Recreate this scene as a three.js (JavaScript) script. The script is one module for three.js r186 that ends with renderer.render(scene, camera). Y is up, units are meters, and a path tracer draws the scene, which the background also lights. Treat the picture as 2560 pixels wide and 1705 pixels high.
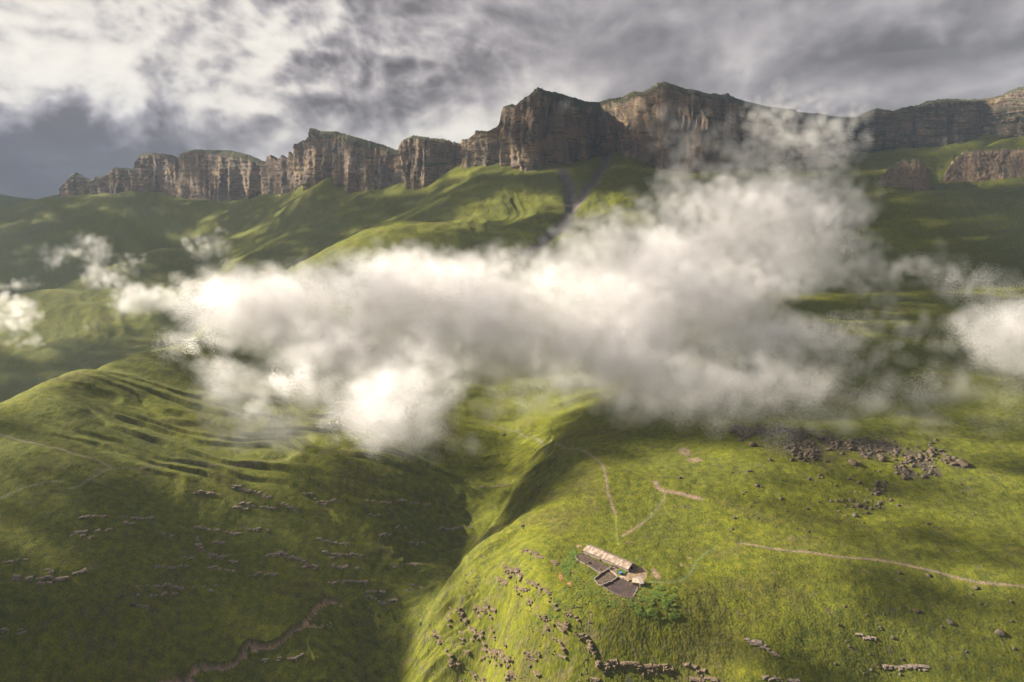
import * as THREE from 'three';
import { mergeGeometries } from 'three/addons/utils/BufferGeometryUtils.js';

// ------------------------------------------------------------------ camera, sky, sun, exposure
const scene = new THREE.Scene();
const W = 2560, H = 1705, F = 1705, CU = 1280, CV = 852.5, PITCH = 11.7 * Math.PI / 180, EYE = 212;
const camera = new THREE.PerspectiveCamera(2 * Math.atan(H / 2 / F) * 180 / Math.PI, W / H, 1, 30000);
camera.position.set(0, EYE, 0);
camera.lookAt(0, EYE - Math.sin(PITCH), -Math.cos(PITCH));
const EXPOSURE = 3.0, SUN = new THREE.Vector3(-0.85, 0.44, -0.28).normalize(), SUN_POWER = 5, SKY_GAIN = 0.365;
const HAZE = 0.000045;
const renderer = new THREE.WebGLRenderer({ antialias: true });
renderer.toneMapping = THREE.LinearToneMapping;
renderer.toneMappingExposure = EXPOSURE;
renderer.shadowMap.enabled = true;

const sun = new THREE.DirectionalLight(new THREE.Color(1.0, 0.90, 0.74), SUN_POWER);
sun.name = 'sun';
sun.target.position.set(0, 0, -1200); sun.position.copy(sun.target.position).addScaledVector(SUN, 6000);
sun.castShadow = true; sun.shadow.radius = 1;
Object.assign(sun.shadow.camera, { left: -4000, right: 4000, top: 4000, bottom: -4000, near: 10, far: 14000 });
sun.shadow.mapSize.set(4096, 4096);
scene.add(sun, sun.target);

// ------------------------------------------------------------------ numbers: random, noise, pixels to rays
let seed = 12345;
const rnd = () => { seed = (seed + 0x6D2B79F5) | 0; let t = Math.imul(seed ^ (seed >>> 15), 1 | seed); t = (t + Math.imul(t ^ (t >>> 7), 61 | t)) ^ t; return ((t ^ (t >>> 14)) >>> 0) / 4294967296; };
const rr = (a, b) => a + (b - a) * rnd();
const gauss = () => Math.sqrt(-2 * Math.log(1 - rnd())) * Math.cos(6.283185307 * rnd());
const clamp = (x, a, b) => x < a ? a : x > b ? b : x, lerp = (a, b, t) => a + (b - a) * t;
const sstep = (a, b, x) => { const t = clamp((x - a) / (b - a), 0, 1); return t * t * (3 - 2 * t); };
const PERM = new Uint8Array(512);
{ const p = [...Array(256).keys()]; for (let i = 255; i > 0; i--) { const j = Math.floor(rnd() * (i + 1)); [p[i], p[j]] = [p[j], p[i]]; } for (let i = 0; i < 512; i++) PERM[i] = p[i & 255]; }
const G2 = new Float32Array(512); for (let i = 0; i < 256; i++) { G2[i * 2] = Math.cos(i * 2.399963); G2[i * 2 + 1] = Math.sin(i * 2.399963); }
function n2(x, y) {                                                     // gradient noise, about -0.7 to 0.7
  const xi = Math.floor(x), yi = Math.floor(y), fx = x - xi, fy = y - yi, X = xi & 255, Y = yi & 255;
  const u = fx * fx * fx * (fx * (fx * 6 - 15) + 10), v = fy * fy * fy * (fy * (fy * 6 - 15) + 10);
  const a = PERM[PERM[X] + Y] << 1, b = PERM[PERM[X + 1] + Y] << 1, c = PERM[PERM[X] + Y + 1] << 1, d = PERM[PERM[X + 1] + Y + 1] << 1;
  const p = G2[a] * fx + G2[a + 1] * fy, q = G2[b] * (fx - 1) + G2[b + 1] * fy, r = G2[c] * fx + G2[c + 1] * (fy - 1), s = G2[d] * (fx - 1) + G2[d + 1] * (fy - 1);
  return (p + u * (q - p)) * (1 - v) + (r + u * (s - r)) * v;
}
const G3 = new Float32Array(768);
for (let i = 0; i < 256; i++) { const y = 1 - 2 * (i + 0.5) / 256, r = Math.sqrt(1 - y * y), a = i * 2.399963; G3[i * 3] = r * Math.cos(a); G3[i * 3 + 1] = y; G3[i * 3 + 2] = r * Math.sin(a); }
function n3(x, y, z) {
  const xi = Math.floor(x), yi = Math.floor(y), zi = Math.floor(z), fx = x - xi, fy = y - yi, fz = z - zi, X = xi & 255, Y = yi & 255, Z = zi & 255;
  const u = fx * fx * fx * (fx * (fx * 6 - 15) + 10), v = fy * fy * fy * (fy * (fy * 6 - 15) + 10), w = fz * fz * fz * (fz * (fz * 6 - 15) + 10);
  const A = PERM[X] + Y, B = PERM[X + 1] + Y;
  const g = (h, a, b, c) => { const k = h * 3; return G3[k] * a + G3[k + 1] * b + G3[k + 2] * c; };
  const l = (a, b, t) => a + t * (b - a);
  return l(l(l(g(PERM[PERM[A] + Z], fx, fy, fz), g(PERM[PERM[B] + Z], fx - 1, fy, fz), u), l(g(PERM[PERM[A + 1] + Z], fx, fy - 1, fz), g(PERM[PERM[B + 1] + Z], fx - 1, fy - 1, fz), u), v),
    l(l(g(PERM[PERM[A] + Z + 1], fx, fy, fz - 1), g(PERM[PERM[B] + Z + 1], fx - 1, fy, fz - 1), u), l(g(PERM[PERM[A + 1] + Z + 1], fx, fy - 1, fz - 1), g(PERM[PERM[B + 1] + Z + 1], fx - 1, fy - 1, fz - 1), u), v), w);
}
const fbm = (x, y, o = 4) => { let s = 0, a = 1, t = 0; for (let i = 0; i < o; i++) { s += a * n2(x, y); t += a; a *= 0.5; const q = x * 1.62 + y * 1.24 + 17.3; y = y * 1.62 - x * 1.24 + 5.1; x = q; } return s / t * 1.5; };
const fbm3 = (x, y, z, o = 4) => { let s = 0, a = 1, t = 0; for (let i = 0; i < o; i++) { s += a * n3(x, y, z); t += a; a *= 0.5; x = x * 2.03 + 11.7; y = y * 2.03 + 4.3; z = z * 2.03 + 7.9; } return s / t * 1.5; };
const ridge = (x, y, o = 3) => { let s = 0, a = 1, t = 0; for (let i = 0; i < o; i++) { s += a * (1 - 2 * Math.abs(n2(x, y)) * 1.4); t += a; a *= 0.5; x = x * 2.1 + 3.7; y = y * 2.1 + 9.2; } return s / t; };

const cp = Math.cos(PITCH), sp = Math.sin(PITCH);
// a photo pixel and a forward depth (metres along the ground) give a point
function at(u, v, z) { const a = (u - CU) / F, b = (CV - v) / F, dz = b * sp + cp, k = z / dz; return [a * k, EYE + (b * cp - sp) * k, -z]; }
function pix(x, y, z) { const dy = y - EYE, f = -z * cp - dy * sp, b = (dy * cp - z * sp) / f, a = x / f; return [CU + a * F, CV - b * F]; }

// ------------------------------------------------------------------ the sky: one equirectangular picture of air and clouds
{
  const SW = 4096, SH = 2048, data = new Float32Array(SW * SH * 4);
  const D2R = Math.PI / 180;
  // broad light and dark banks of the overcast, by bearing (degrees right of the view) and height (degrees): [az, el, rx, ry, amount]
  const px = (u, v) => { const [x, y, z] = at(u, v, 100); return [Math.atan2(x, -z) / D2R, Math.atan2(y - EYE, Math.hypot(x, z)) / D2R]; };
  const bank = (u, v, ru, rv, amt) => { const [a, e] = px(u, v); return [a, e, ru / 32, rv / 31, amt]; };
  const banks = [
    bank(60, 120, 240, 120, 0.17), bank(430, 170, 230, 100, 0.20), bank(330, 60, 420, 70, 0.06), bank(620, 40, 220, 90, 0.12), bank(520, 235, 200, 60, 0.12), bank(860, 60, 160, 50, 0.06),
    bank(90, 400, 330, 130, -0.27), bank(330, 340, 220, 60, -0.10), bank(0, 500, 200, 90, -0.10),
    bank(230, 60, 90, 30, -0.14), bank(300, 120, 50, 25, -0.08),
    bank(980, 210, 200, 90, -0.17), bank(800, 130, 120, 70, -0.04), bank(820, 250, 160, 50, -0.06),
    bank(700, 385, 170, 50, 0.14), bank(1050, 320, 180, 60, 0.22), bank(1180, 285, 120, 50, 0.16), bank(1400, 215, 110, 60, 0.20), bank(1470, 170, 90, 50, 0.08),
    bank(1480, 80, 200, 60, -0.07), bank(1700, 200, 240, 60, -0.06), bank(1820, 100, 180, 60, 0.06), bank(1950, 130, 120, 50, 0.05),
    bank(2420, 60, 330, 70, -0.17), bank(2200, 140, 160, 50, -0.07), bank(2450, 190, 190, 40, 0.06), bank(2200, 235, 160, 35, 0.05), bank(2480, 130, 120, 30, 0.06), bank(1900, 240, 150, 40, 0.03),
  ];
  const billow = (x, y, z, o) => { let s = 0, a = 0.5; for (let i = 0; i < o; i++) { s += a * (1 - 2.3 * Math.abs(n3(x, y, z))); a *= 0.53; const t = x * 1.7 + z * 1.1 + 3.1; z = z * 1.7 - x * 1.1 + 1.3; x = t; y = y * 2.03 + 5.7; } return s; };
  for (let row = 0; row < SH; row++) {
    const el = ((row + 0.5) / SH - 0.5) * 180, y = Math.sin(el * D2R), c = Math.cos(el * D2R);
    for (let col = 0; col < SW; col++) {
      const o = (row * SW + col) * 4;
      if (el < -1.5) { data[o] = 0.20; data[o + 1] = 0.20; data[o + 2] = 0.21; data[o + 3] = 1; continue; }
      const ang = ((col + 0.5) / SW - 0.5) * 2 * Math.PI, x = Math.cos(ang) * c, z = Math.sin(ang) * c;
      const az = Math.atan2(x, -z) / D2R;
      if (el > 32 && ((row | col) & 1)) { const s = ((row & ~1) * SW + (col & ~1)) * 4; data[o] = data[s]; data[o + 1] = data[s + 1]; data[o + 2] = data[s + 2]; data[o + 3] = 1; continue; }
      const near = Math.abs(az) < 46 && el < 22, oct = near ? 6 : 3;
      const X = x * 6, Y = y * 8, Z = z * 6;
      const wx = n3(X * 0.8 + 3, Y * 0.8, Z * 0.8), wy = n3(X * 0.8, Y * 0.8 + 8, Z * 0.8);
      const left = sstep(10, -16, az), right = 1 - left;
      // heaped cloud: thickness here and a little towards the sun; the difference lights the sunward bulges
      const ax = X * 1.25 + wx * 0.35, ay = Y * 1.25 + wy * 0.35, az3 = Z * 1.25;
      const heap = billow(ax, ay, az3, oct), heapSun = billow(ax - 0.10, ay + 0.11, az3 - 0.02, Math.min(oct, 5)), relief = heap - heapSun;
      const soft = fbm3(X * 0.9 + wx, Y * 0.9 + wy, Z * 0.9, Math.min(oct, 5));
      // drawn-out streaks to the right, sloping down to the left
      const q1 = az * 0.88 + el * 0.9 + wx * 4, q2 = -az * 0.36 + el * 0.93 + wy * 2.2;
      const streak = n2(q1 * 0.07, q2 * 0.22) + 0.5 * n2(q1 * 0.17 + 3, q2 * 0.5) + 0.3 * n2(q1 * 0.45, q2 * 1.1) + 0.15 * n2(q1 * 1.1, q2 * 2.4);
      let v = lerp(0.575, 0.505, sstep(42, 75, Math.abs(az))) + soft * 0.13 + (heap - 0.25) * lerp(0.08, 0.17, left) + relief * lerp(0.16, 0.80, left) * sstep(1, 7, el) + right * streak * 0.10;
      let cool = 0;
      for (const [ba, be, ra, re, amt] of banks) {
        const da = (az + wx * 2.6 + soft * 3.0 - ba) / ra, de = (el + wy * 1.6 + soft * 1.6 + (heap - 0.25) * 1.2 - be) / re, d = da * da + de * de;
        if (d < 6) { const g = Math.exp(-d); v += amt * g; if (amt < -0.2 && ba < -20) cool += g; }
      }
      // the lowest air is never much darker than the deck above
      const low = 0.405 * sstep(26, 16, el); v = low + Math.sqrt((v - low) * (v - low) + 0.0016) * 0.5 + (v - low) * 0.5;
      if (v > 0.82) v = 0.82 + 0.14 * (1 - Math.exp(-(v - 0.82) / 0.14));
      v += soft * 0.05 * sstep(16, 6, el);
      v = clamp(v, 0.33, 0.97);
      const L = Math.pow(v, 2.2);
      const warm = sstep(0.55, 0.95, v), cl = Math.min(1, cool * 0.9);
      data[o] = L * lerp(1.0, 1.02, warm) * lerp(1, 0.90, cl);
      data[o + 1] = L * lerp(0.93, 0.958, warm) * lerp(1, 0.98, cl);
      data[o + 2] = L * lerp(0.975, 0.87, warm) * lerp(1, 1.15, cl);
      data[o + 3] = 1;
    }
  }
  const sky = new THREE.DataTexture(data, SW, SH, THREE.RGBAFormat, THREE.FloatType);
  sky.mapping = THREE.EquirectangularReflectionMapping; sky.magFilter = THREE.LinearFilter; sky.needsUpdate = true;
  scene.background = sky; scene.environment = sky; scene.backgroundIntensity = SKY_GAIN; scene.environmentIntensity = SKY_GAIN;
}
console.log('sky done');

// ------------------------------------------------------------------ the lie of the land: heights between surveyed points
const survey = [];                                                        // [photo u, photo v, forward depth]
const column = (u, list) => list.forEach(([v, z]) => survey.push([u, v, z]));
column(2560, [[1690, 290], [1500, 325], [1400, 360], [1300, 405], [1200, 450], [1100, 520], [1000, 610], [900, 740], [800, 940], [700, 1230], [600, 1500], [500, 1760], [463, 1880]]);
column(2200, [[1690, 298], [1500, 335], [1400, 366], [1250, 440], [1130, 500], [1060, 560], [1000, 620], [900, 760], [800, 980], [700, 1300], [600, 1650], [500, 1950], [475, 2060]]);
column(1900, [[1690, 292], [1500, 337], [1400, 368], [1250, 436], [1130, 505], [1000, 640], [900, 790], [800, 1030], [700, 1380], [600, 1750], [500, 2050], [440, 2250]]);
column(1600, [[1690, 308], [1630, 318], [1560, 328], [1500, 338], [1420, 365], [1350, 400], [1250, 450], [1150, 520], [1050, 610], [950, 740], [850, 930], [750, 1200], [650, 1550], [550, 1950], [500, 2150], [416, 2430]]);
column(1400, [[1690, 345], [1600, 342], [1500, 352], [1400, 378], [1350, 400], [1250, 455], [1200, 490], [1150, 545], [1100, 612], [1050, 680], [950, 840], [850, 1050], [750, 1330], [650, 1650], [550, 2050], [500, 2250], [416, 2530]]);
column(1250, [[1690, 366], [1600, 372], [1500, 385], [1400, 410], [1330, 440], [1260, 560], [1200, 610], [1150, 650], [1100, 690], [1050, 760], [950, 920], [850, 1130], [750, 1400], [650, 1720], [550, 2100], [500, 2300], [418, 2620]]);
column(1130, [[1690, 372], [1600, 385], [1500, 405], [1450, 422], [1405, 500], [1350, 535], [1300, 560], [1200, 610], [1100, 680], [1050, 740], [950, 900], [850, 1120], [750, 1400], [650, 1750], [550, 2200], [500, 2450], [440, 2780]]);
column(1000, [[1690, 394], [1600, 420], [1500, 450], [1400, 485], [1300, 530], [1200, 580], [1140, 612], [1100, 655], [1050, 710], [950, 880], [850, 1100], [750, 1380], [650, 1750], [562, 2120], [530, 2800], [470, 2950]]);
column(780, [[1690, 385], [1600, 405], [1500, 435], [1400, 470], [1300, 510], [1200, 550], [1168, 565], [1120, 610], [1050, 690], [950, 850], [850, 1080], [750, 1380], [690, 1650], [640, 1900], [600, 2850], [520, 3300], [471, 3550]]);
column(640, [[1690, 378], [1500, 428], [1300, 500], [1180, 556], [1120, 600], [1000, 735], [900, 900], [820, 1100], [700, 2600], [620, 3000], [560, 3600], [495, 4000]]);
column(500, [[1690, 370], [1600, 392], [1500, 420], [1400, 452], [1300, 490], [1200, 530], [1172, 545], [1100, 600], [1050, 645], [1000, 700], [950, 760], [900, 830], [862, 890], [830, 2350], [700, 3000], [645, 3300], [590, 3900], [503, 4350]]);
column(400, [[880, 860], [855, 2300], [760, 2650], [690, 3000], [640, 3250], [615, 3700], [540, 4350], [484, 4750]]);
column(250, [[1690, 355], [1600, 370], [1450, 400], [1350, 432], [1250, 470], [1170, 510], [1100, 560], [1000, 650], [935, 730], [915, 760], [890, 2150], [800, 2450], [720, 2800], [672, 2980], [650, 3800], [560, 4500], [487, 5050]]);
column(100, [[960, 660], [930, 2050], [860, 2250], [780, 2500], [730, 2700], [712, 3700], [640, 4200], [560, 4800], [512, 5400]]);
column(0, [[1690, 340], [1500, 375], [1400, 402], [1300, 435], [1200, 475], [1100, 530], [1040, 575], [1008, 600], [985, 1900], [900, 2100], [820, 2350], [762, 2550], [740, 3700], [640, 4300], [560, 5000], [520, 5600]]);
// ridge crests of the middle distance with the hollow behind each
survey.push([735, 668, 1830], [720, 640, 2750], [800, 628, 1890], [860, 599, 1950], [858, 575, 2850], [960, 556, 2050], [1045, 566, 2130]);
survey.push([0, 484, 8600], [-300, 430, 8600], [92, 513, 8600], [60, 530, 6800], [300, 495, 8600]);
const P = survey.map(([u, v, z]) => at(u, v, z));
// beyond the frame the ground goes on as at its edge; behind the cliffs it stays low
for (const [u, v, z] of survey) { if (u === 0 || u === 2560) { const [x, y] = at(u, v, z), s = u ? 1 : -1; P.push([x + s * z * 0.35, y + (u ? 6 : -4), -z], [x + s * z * 0.95, y + (u ? 10 : -10), -z]); } }
const CLIFF_Z = [[120, 5300], [182, 5200], [260, 5050], [400, 4750], [484, 4500], [588, 4250], [660, 4020], [780, 3560], [880, 3280], [1000, 3000], [1140, 2800], [1250, 2640], [1330, 2560], [1400, 2560], [1500, 2640], [1560, 2560], [1650, 2430], [1760, 2350], [1900, 2300], [2050, 2300], [2120, 2400], [2300, 2360], [2420, 2325], [2480, 2305], [2560, 2250], [2700, 2150]];
const curve = (pts, u) => { let i = 0; while (i < pts.length - 2 && u > pts[i + 1][0]) i++; const [a, b] = [pts[i], pts[i + 1]]; return lerp(a[1], b[1], clamp((u - a[0]) / (b[0] - a[0]), 0, 1)); };
const BASE_V = [[120, 505], [182, 487], [256, 486], [332, 484], [375, 474], [419, 484], [484, 496], [588, 503], [653, 487], [707, 487], [762, 471], [789, 436], [849, 433], [881, 470], [925, 469], [968, 476], [1012, 460], [1061, 462], [1121, 446], [1137, 424], [1186, 416], [1231, 418], [1273, 416], [1335, 396], [1385, 418], [1433, 410], [1495, 405], [1537, 374], [1565, 386], [1593, 388], [1649, 421], [1750, 425], [1900, 430], [2000, 420], [2136, 390], [2189, 383], [2226, 379], [2285, 368], [2335, 370], [2397, 367], [2453, 348], [2509, 329], [2560, 341], [2700, 340]];
for (const [u, vb, vt] of [[2215, 477, 425], [2255, 477, 408], [2295, 477, 404], [2322, 474, 445], [2352, 476, 446], [2385, 473, 405], [2420, 469, 384], [2480, 465, 380], [2560, 463, 377], [2640, 463, 374], [2720, 463, 370]]) { const z = u < 2338 ? lerp(2070, 1990, (u - 2196) / 140) : lerp(2060, 1840, (u - 2340) / 380), a = at(u, vb + 4, z - 80), m = at(u, vb + 2, z - 15), b = at(u, vt, z + 75); P.push(a, m, b); }
for (let u = 160; u <= 2700; u += 110) {
  const z = curve(CLIFF_Z, u), [x, y] = at(u, curve(BASE_V, u), z);
  P.push([x, y, -z - 10], [x * 1.06, y + 35, -z * 1.06], [x * 1.3, y - 20, -z * 1.3], [x * 1.9, y - 60, -z * 1.9]);
}
// just behind each crest the land falls away
for (const [u, v, z] of [[0, 1006, 600], [60, 975, 628], [136, 944, 668], [200, 922, 700], [293, 899, 770], [360, 880, 820], [430, 862, 880], [500, 850, 930], [580, 835, 1000]]) { const [x, y] = at(u, v, z); P.push([x, y, -z], [x * 1.05, y - 14, -z * 1.05], [x * 1.13, y - 60, -z * 1.13], [x * 1.4, y - 170, -z * 1.4]); }
for (const [u, v, z] of [[735, 668, 1830], [800, 628, 1890], [860, 598, 1950], [960, 555, 2050]]) { const [x, y] = at(u, v, z); P.push([x * 1.04, y - 12, -z * 1.04], [x * 1.12, y - 55, -z * 1.12]); }
for (const [u, v, z] of [[54, 735, 2620], [110, 722, 2720], [220, 690, 2900], [290, 655, 3060], [400, 625, 3300], [480, 612, 3420]]) { const [x, y] = at(u, v, z); P.push([x, y, -z], [x * 1.05, y - 35, -z * 1.05], [x * 1.14, y - 110, -z * 1.14]); }
for (const z of [120, 200, 255]) for (const a of [-1.4, -0.8, -0.4, -0.1, 0.15, 0.4, 0.8, 1.4]) P.push([a * z, -60 - (260 - z) * 0.25 + 35 * sstep(0.1, 0.5, a), -z]);

const wq = (z) => Math.log(z) * 1.6, QA = wq(110), QB = wq(10000), PA = -1.9, PB = 1.9, GN = 380, GM = 420;
const grid = new Float32Array((GN + 4) * (GM + 4));
{
  const pts = P.map(([x, y, z]) => [x / -z, wq(-z), y]), n = pts.length, N = n + 3, M = [];
  const phi = (dx, dy) => { const r2 = dx * dx + dy * dy; return r2 > 1e-12 ? 0.5 * r2 * Math.log(r2) : 0; };
  for (let i = 0; i < n; i++) { const r = new Float64Array(N + 1); for (let j = 0; j < n; j++) r[j] = phi(pts[i][0] - pts[j][0], pts[i][1] - pts[j][1]); r[i] += 0.0007; r[n] = 1; r[n + 1] = pts[i][0]; r[n + 2] = pts[i][1]; r[N] = pts[i][2]; M.push(r); }
  for (let k = 0; k < 3; k++) { const r = new Float64Array(N + 1); for (let j = 0; j < n; j++) r[j] = k ? pts[j][k - 1] : 1; M.push(r); }
  for (let i = 0; i < N; i++) {
    let p = i; for (let j = i + 1; j < N; j++) if (Math.abs(M[j][i]) > Math.abs(M[p][i])) p = j;
    [M[i], M[p]] = [M[p], M[i]];
    for (let j = i + 1; j < N; j++) { const f = M[j][i] / M[i][i]; if (f) for (let k = i; k <= N; k++) M[j][k] -= f * M[i][k]; }
  }
  const w = new Float64Array(N); for (let i = N - 1; i >= 0; i--) { let s = M[i][N]; for (let k = i + 1; k < N; k++) s -= M[i][k] * w[k]; w[i] = s / M[i][i]; }
  for (let j = 0; j < GM + 4; j++) for (let i = 0; i < GN + 4; i++) {
    const a = lerp(PA, PB, (i - 1) / GN), q = lerp(QA, QB, (j - 1) / GM); let s = w[n] + w[n + 1] * a + w[n + 2] * q;
    for (let k = 0; k < n; k++) { const dx = a - pts[k][0], dy = q - pts[k][1], r2 = dx * dx + dy * dy; if (r2 > 1e-12) s += w[k] * 0.5 * r2 * Math.log(r2); }
    grid[j * (GN + 4) + i] = s;
  }
}
const cr = (a, b, c, d, t) => b + 0.5 * t * (c - a + t * (2 * a - 5 * b + 4 * c - d + t * (3 * (b - c) + d - a)));
function broadH(x, z) {
  const d = Math.max(-z, 112), a = clamp((x / d - PA) / (PB - PA), 0, 0.9999) * GN + 1, q = clamp((wq(d) - QA) / (QB - QA), 0, 0.9999) * GM + 1;
  const i = Math.floor(a), j = Math.floor(q), s = a - i, t = q - j, w = GN + 4, o = (j - 1) * w + i - 1, g = grid;
  const row = (k) => cr(g[k], g[k + 1], g[k + 2], g[k + 3], s);
  return cr(row(o), row(o + w), row(o + 2 * w), row(o + 3 * w), t);
}
console.log('survey done', P.length);

function ground(u, v, zlo = 230, zhi = 6000) {                            // where the line of sight through a photo pixel meets the land
  let z0 = zlo, prev = null;
  for (let z = zlo; z < zhi; z *= 1.006) {
    const p = at(u, v, z), g = groundH(p[0], p[2]);
    if (p[1] < g) { let a = z0, b = z; for (let k = 0; k < 12; k++) { const m = (a + b) / 2, q = at(u, v, m); if (q[1] < groundH(q[0], q[2])) b = m; else a = m; } const q = at(u, v, a); return [q[0], groundH(q[0], q[2]), q[2]]; }
    z0 = z;
  }
  return at(u, v, zhi);
}
const segDist = (x, z, pts) => {                                          // [distance, signed side, share of the way] to a polyline of [x, z]
  let best = 1e9, bi = 0, bt = 0;
  for (let i = 0; i < pts.length - 1; i++) {
    const [ax, az] = pts[i], [bx, bz] = pts[i + 1], dx = bx - ax, dz = bz - az, t = clamp(((x - ax) * dx + (z - az) * dz) / (dx * dx + dz * dz), 0, 1), d = Math.hypot(x - ax - dx * t, z - az - dz * t);
    if (d < best) { best = d; bi = i; bt = t; }
  }
  const unit = (i) => { const dx = pts[i + 1][0] - pts[i][0], dz = pts[i + 1][1] - pts[i][1], l = Math.hypot(dx, dz); return [dx / l, dz / l]; };
  let [dx, dz] = unit(bi); const o = bt === 0 && bi > 0 ? unit(bi - 1) : bt === 1 && bi < pts.length - 2 ? unit(bi + 1) : null; if (o) { dx += o[0]; dz += o[1]; }
  const [ax, az] = pts[bi], [bx, bz] = pts[bi + 1];
  return [best, Math.sign(dx * (z - lerp(az, bz, bt)) - dz * (x - lerp(ax, bx, bt))), (bi + bt) / (pts.length - 1)];
};
let groundH = broadH, pad = null;
const onLand = (list) => list.map(([u, v]) => { const p = ground(u, v); return [p[0], p[2]]; });
// earth scarps of the slide on the left-hand slope
const scarps = [
  { pts: onLand([[400, 1712], [421, 1704], [442, 1695], [467, 1692], [474, 1676], [486, 1660], [513, 1655], [549, 1663], [590, 1651], [605, 1616], [620, 1603], [668, 1608], [697, 1600], [721, 1578], [733, 1564], [766, 1553], [783, 1560], [816, 1547]]), drop: 4.2 },
  { pts: onLand([[760, 1545], [768, 1532], [786, 1509], [813, 1490], [849, 1503]]), drop: 3.8 },
];
pad = ground(1518, 1408);
const ravine = onLand([[985, 1760], [1000, 1700], [1012, 1640], [1040, 1565], [1078, 1490], [1112, 1432], [1150, 1385], [1200, 1325], [1245, 1268], [1272, 1225], [1285, 1190], [1270, 1150], [1235, 1110], [1210, 1080]]);
const gullies = [[[1537, 382], [1512, 410], [1490, 440], [1462, 475], [1432, 520], [1402, 560], [1360, 600], [1312, 640]], [[1408, 425], [1418, 450], [1430, 480], [1424, 520]]].map((l) => ({ pts: l.map(([u, v]) => { const p = ground(u, v, 1200); return [p[0], p[2]]; }) }));
groundH = (x, z) => {
  const d = -z;
  let h = broadH(x, z);
  const far = sstep(1300, 2200, d);
  // rolling relief
  h += fbm(x / 140, z / 140, 3) * lerp(2.6, 6, far) + fbm(x / 34 + 7, z / 34, 3) * 1.5;
  if (far > 0) {
    const wob = fbm(x / 420, z / 420, 3), rib = x / d * 15 + z / 1400 + wob * 0.9;      // ribs and runnels falling from the cliffs
    h += far * lerp(0.45, 1, sstep(-1500, -700, x)) * ((ridge(rib, z / 900 + wob, 2) - 0.5) * 17 * sstep(1600, 2300, d) * clamp(0.55 + fbm(x / 600 + 3, z / 600, 2), 0, 1.2) + fbm(x / 210, z / 210, 4) * 11 + fbm(x / 55, z / 55, 3) * 4 + ridge(x / 38 + wob * 3, z / 120, 2) * 2.2);
    for (const g of gullies) { const q = segDist(x, z, g.pts); if (q[0] < 70) h -= 16 * Math.exp(-q[0] * q[0] / 500) * Math.min(1, q[2] * 6, (1 - q[2]) * 6); }
  }
  // old terraces along the contours of the left-hand hill
  const m = sstep(1.2, 0.6, Math.hypot((x + 225) / 200, (z + 650) / 150)) * sstep(-20, -90, x);
  if (m > 0) { const s = (-z + x * 0.22 + fbm(x / 90, z / 55, 2) * 34) / 23, f = s - Math.floor(s), k = 0.7 + 0.9 * n2(x / 80 + Math.floor(s) * 3.3, Math.floor(s) * 1.7); if (k > 0) h += m * Math.min(k, 1) * 7.6 * (sstep(0.05, 0.36, f) - f); }
  // the stream cut between the hill and the spur, with the raised brow of the spur beside it
  if (d < 900 && x > -170 && x < 40) { const [q, side, t] = segDist(x + fbm(x / 32, z / 32, 3) * 10, z + fbm(x / 30 + 9, z / 30, 2) * 5, ravine); if (q < 70) { const k = Math.min(1, (1 - t) * 4); const rib = ridge(t * 15 + fbm(x / 18, z / 18, 2) * 0.35, q / 90 + (side > 0 ? 3 : 8), 2) - 0.45; h -= k * 7 * Math.exp(-q / 15); h += k * rib * (side > 0 ? 9 : 5) * sstep(3, 16, q) * sstep(70, 40, q); } }
  // the levelled ground of the farm
  if (pad && d < 460) { const e = Math.hypot(x - pad[0], z - pad[2]); if (e < 92) h = lerp(h, pad[1] + (x - pad[0]) * -0.01 - Math.max(0, e - 36) * 0.1, sstep(90, 34, e)); }
  for (const s of scarps) if (d < 620 && Math.abs(x - s.pts[8 < s.pts.length ? 8 : 1][0]) < 150) {
    const [e, side, t] = segDist(x + fbm(x / 5, z / 5, 2) * 0.9, z + fbm(x / 5 + 40, z / 5, 2) * 0.9, s.pts); if (e < 40) { const k = Math.sin(Math.min(1, t * 5, (1 - t) * 5) * 1.57) * (0.75 + 0.5 * n2(t * 23, 3)); h -= s.drop * k * (side > 0 ? sstep(40, 2, e) : 0); }
  }
  return h;
};

// ------------------------------------------------------------------ surfaces
const texture = (n, fn, srgb, rep) => {
  const d = new Uint8Array(n * n * 4);
  for (let j = 0; j < n; j++) for (let i = 0; i < n; i++) { const c = fn(i, j, n), o = (j * n + i) * 4; d[o] = clamp(c[0], 0, 255); d[o + 1] = clamp(c[1], 0, 255); d[o + 2] = clamp(c[2], 0, 255); d[o + 3] = 255; }
  const t = new THREE.DataTexture(d, n, n); t.wrapS = t.wrapT = THREE.RepeatWrapping; t.magFilter = THREE.LinearFilter; t.minFilter = THREE.LinearMipmapLinearFilter; t.generateMipmaps = true;
  if (srgb) t.colorSpace = THREE.SRGBColorSpace; t.repeat.set(1 / rep, 1 / rep); t.needsUpdate = true; return t;
};
function pn(x, y, per, s) {                                               // gradient noise on a lattice that repeats after per cells
  const xi = Math.floor(x), yi = Math.floor(y), fx = x - xi, fy = y - yi, m = (a) => ((a % per) + per) % per, X = m(xi), X1 = m(xi + 1), Y = m(yi), Y1 = m(yi + 1), h = (a, b) => PERM[(PERM[(a + s) & 255] + b + (a >> 8) * 7) & 255] << 1;
  const u = fx * fx * fx * (fx * (fx * 6 - 15) + 10), v = fy * fy * fy * (fy * (fy * 6 - 15) + 10), g = (k, a, b) => G2[k] * a + G2[k + 1] * b;
  return lerp(lerp(g(h(X, Y), fx, fy), g(h(X1, Y), fx - 1, fy), u), lerp(g(h(X, Y1), fx, fy - 1), g(h(X1, Y1), fx - 1, fy - 1), u), v);
}
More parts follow.
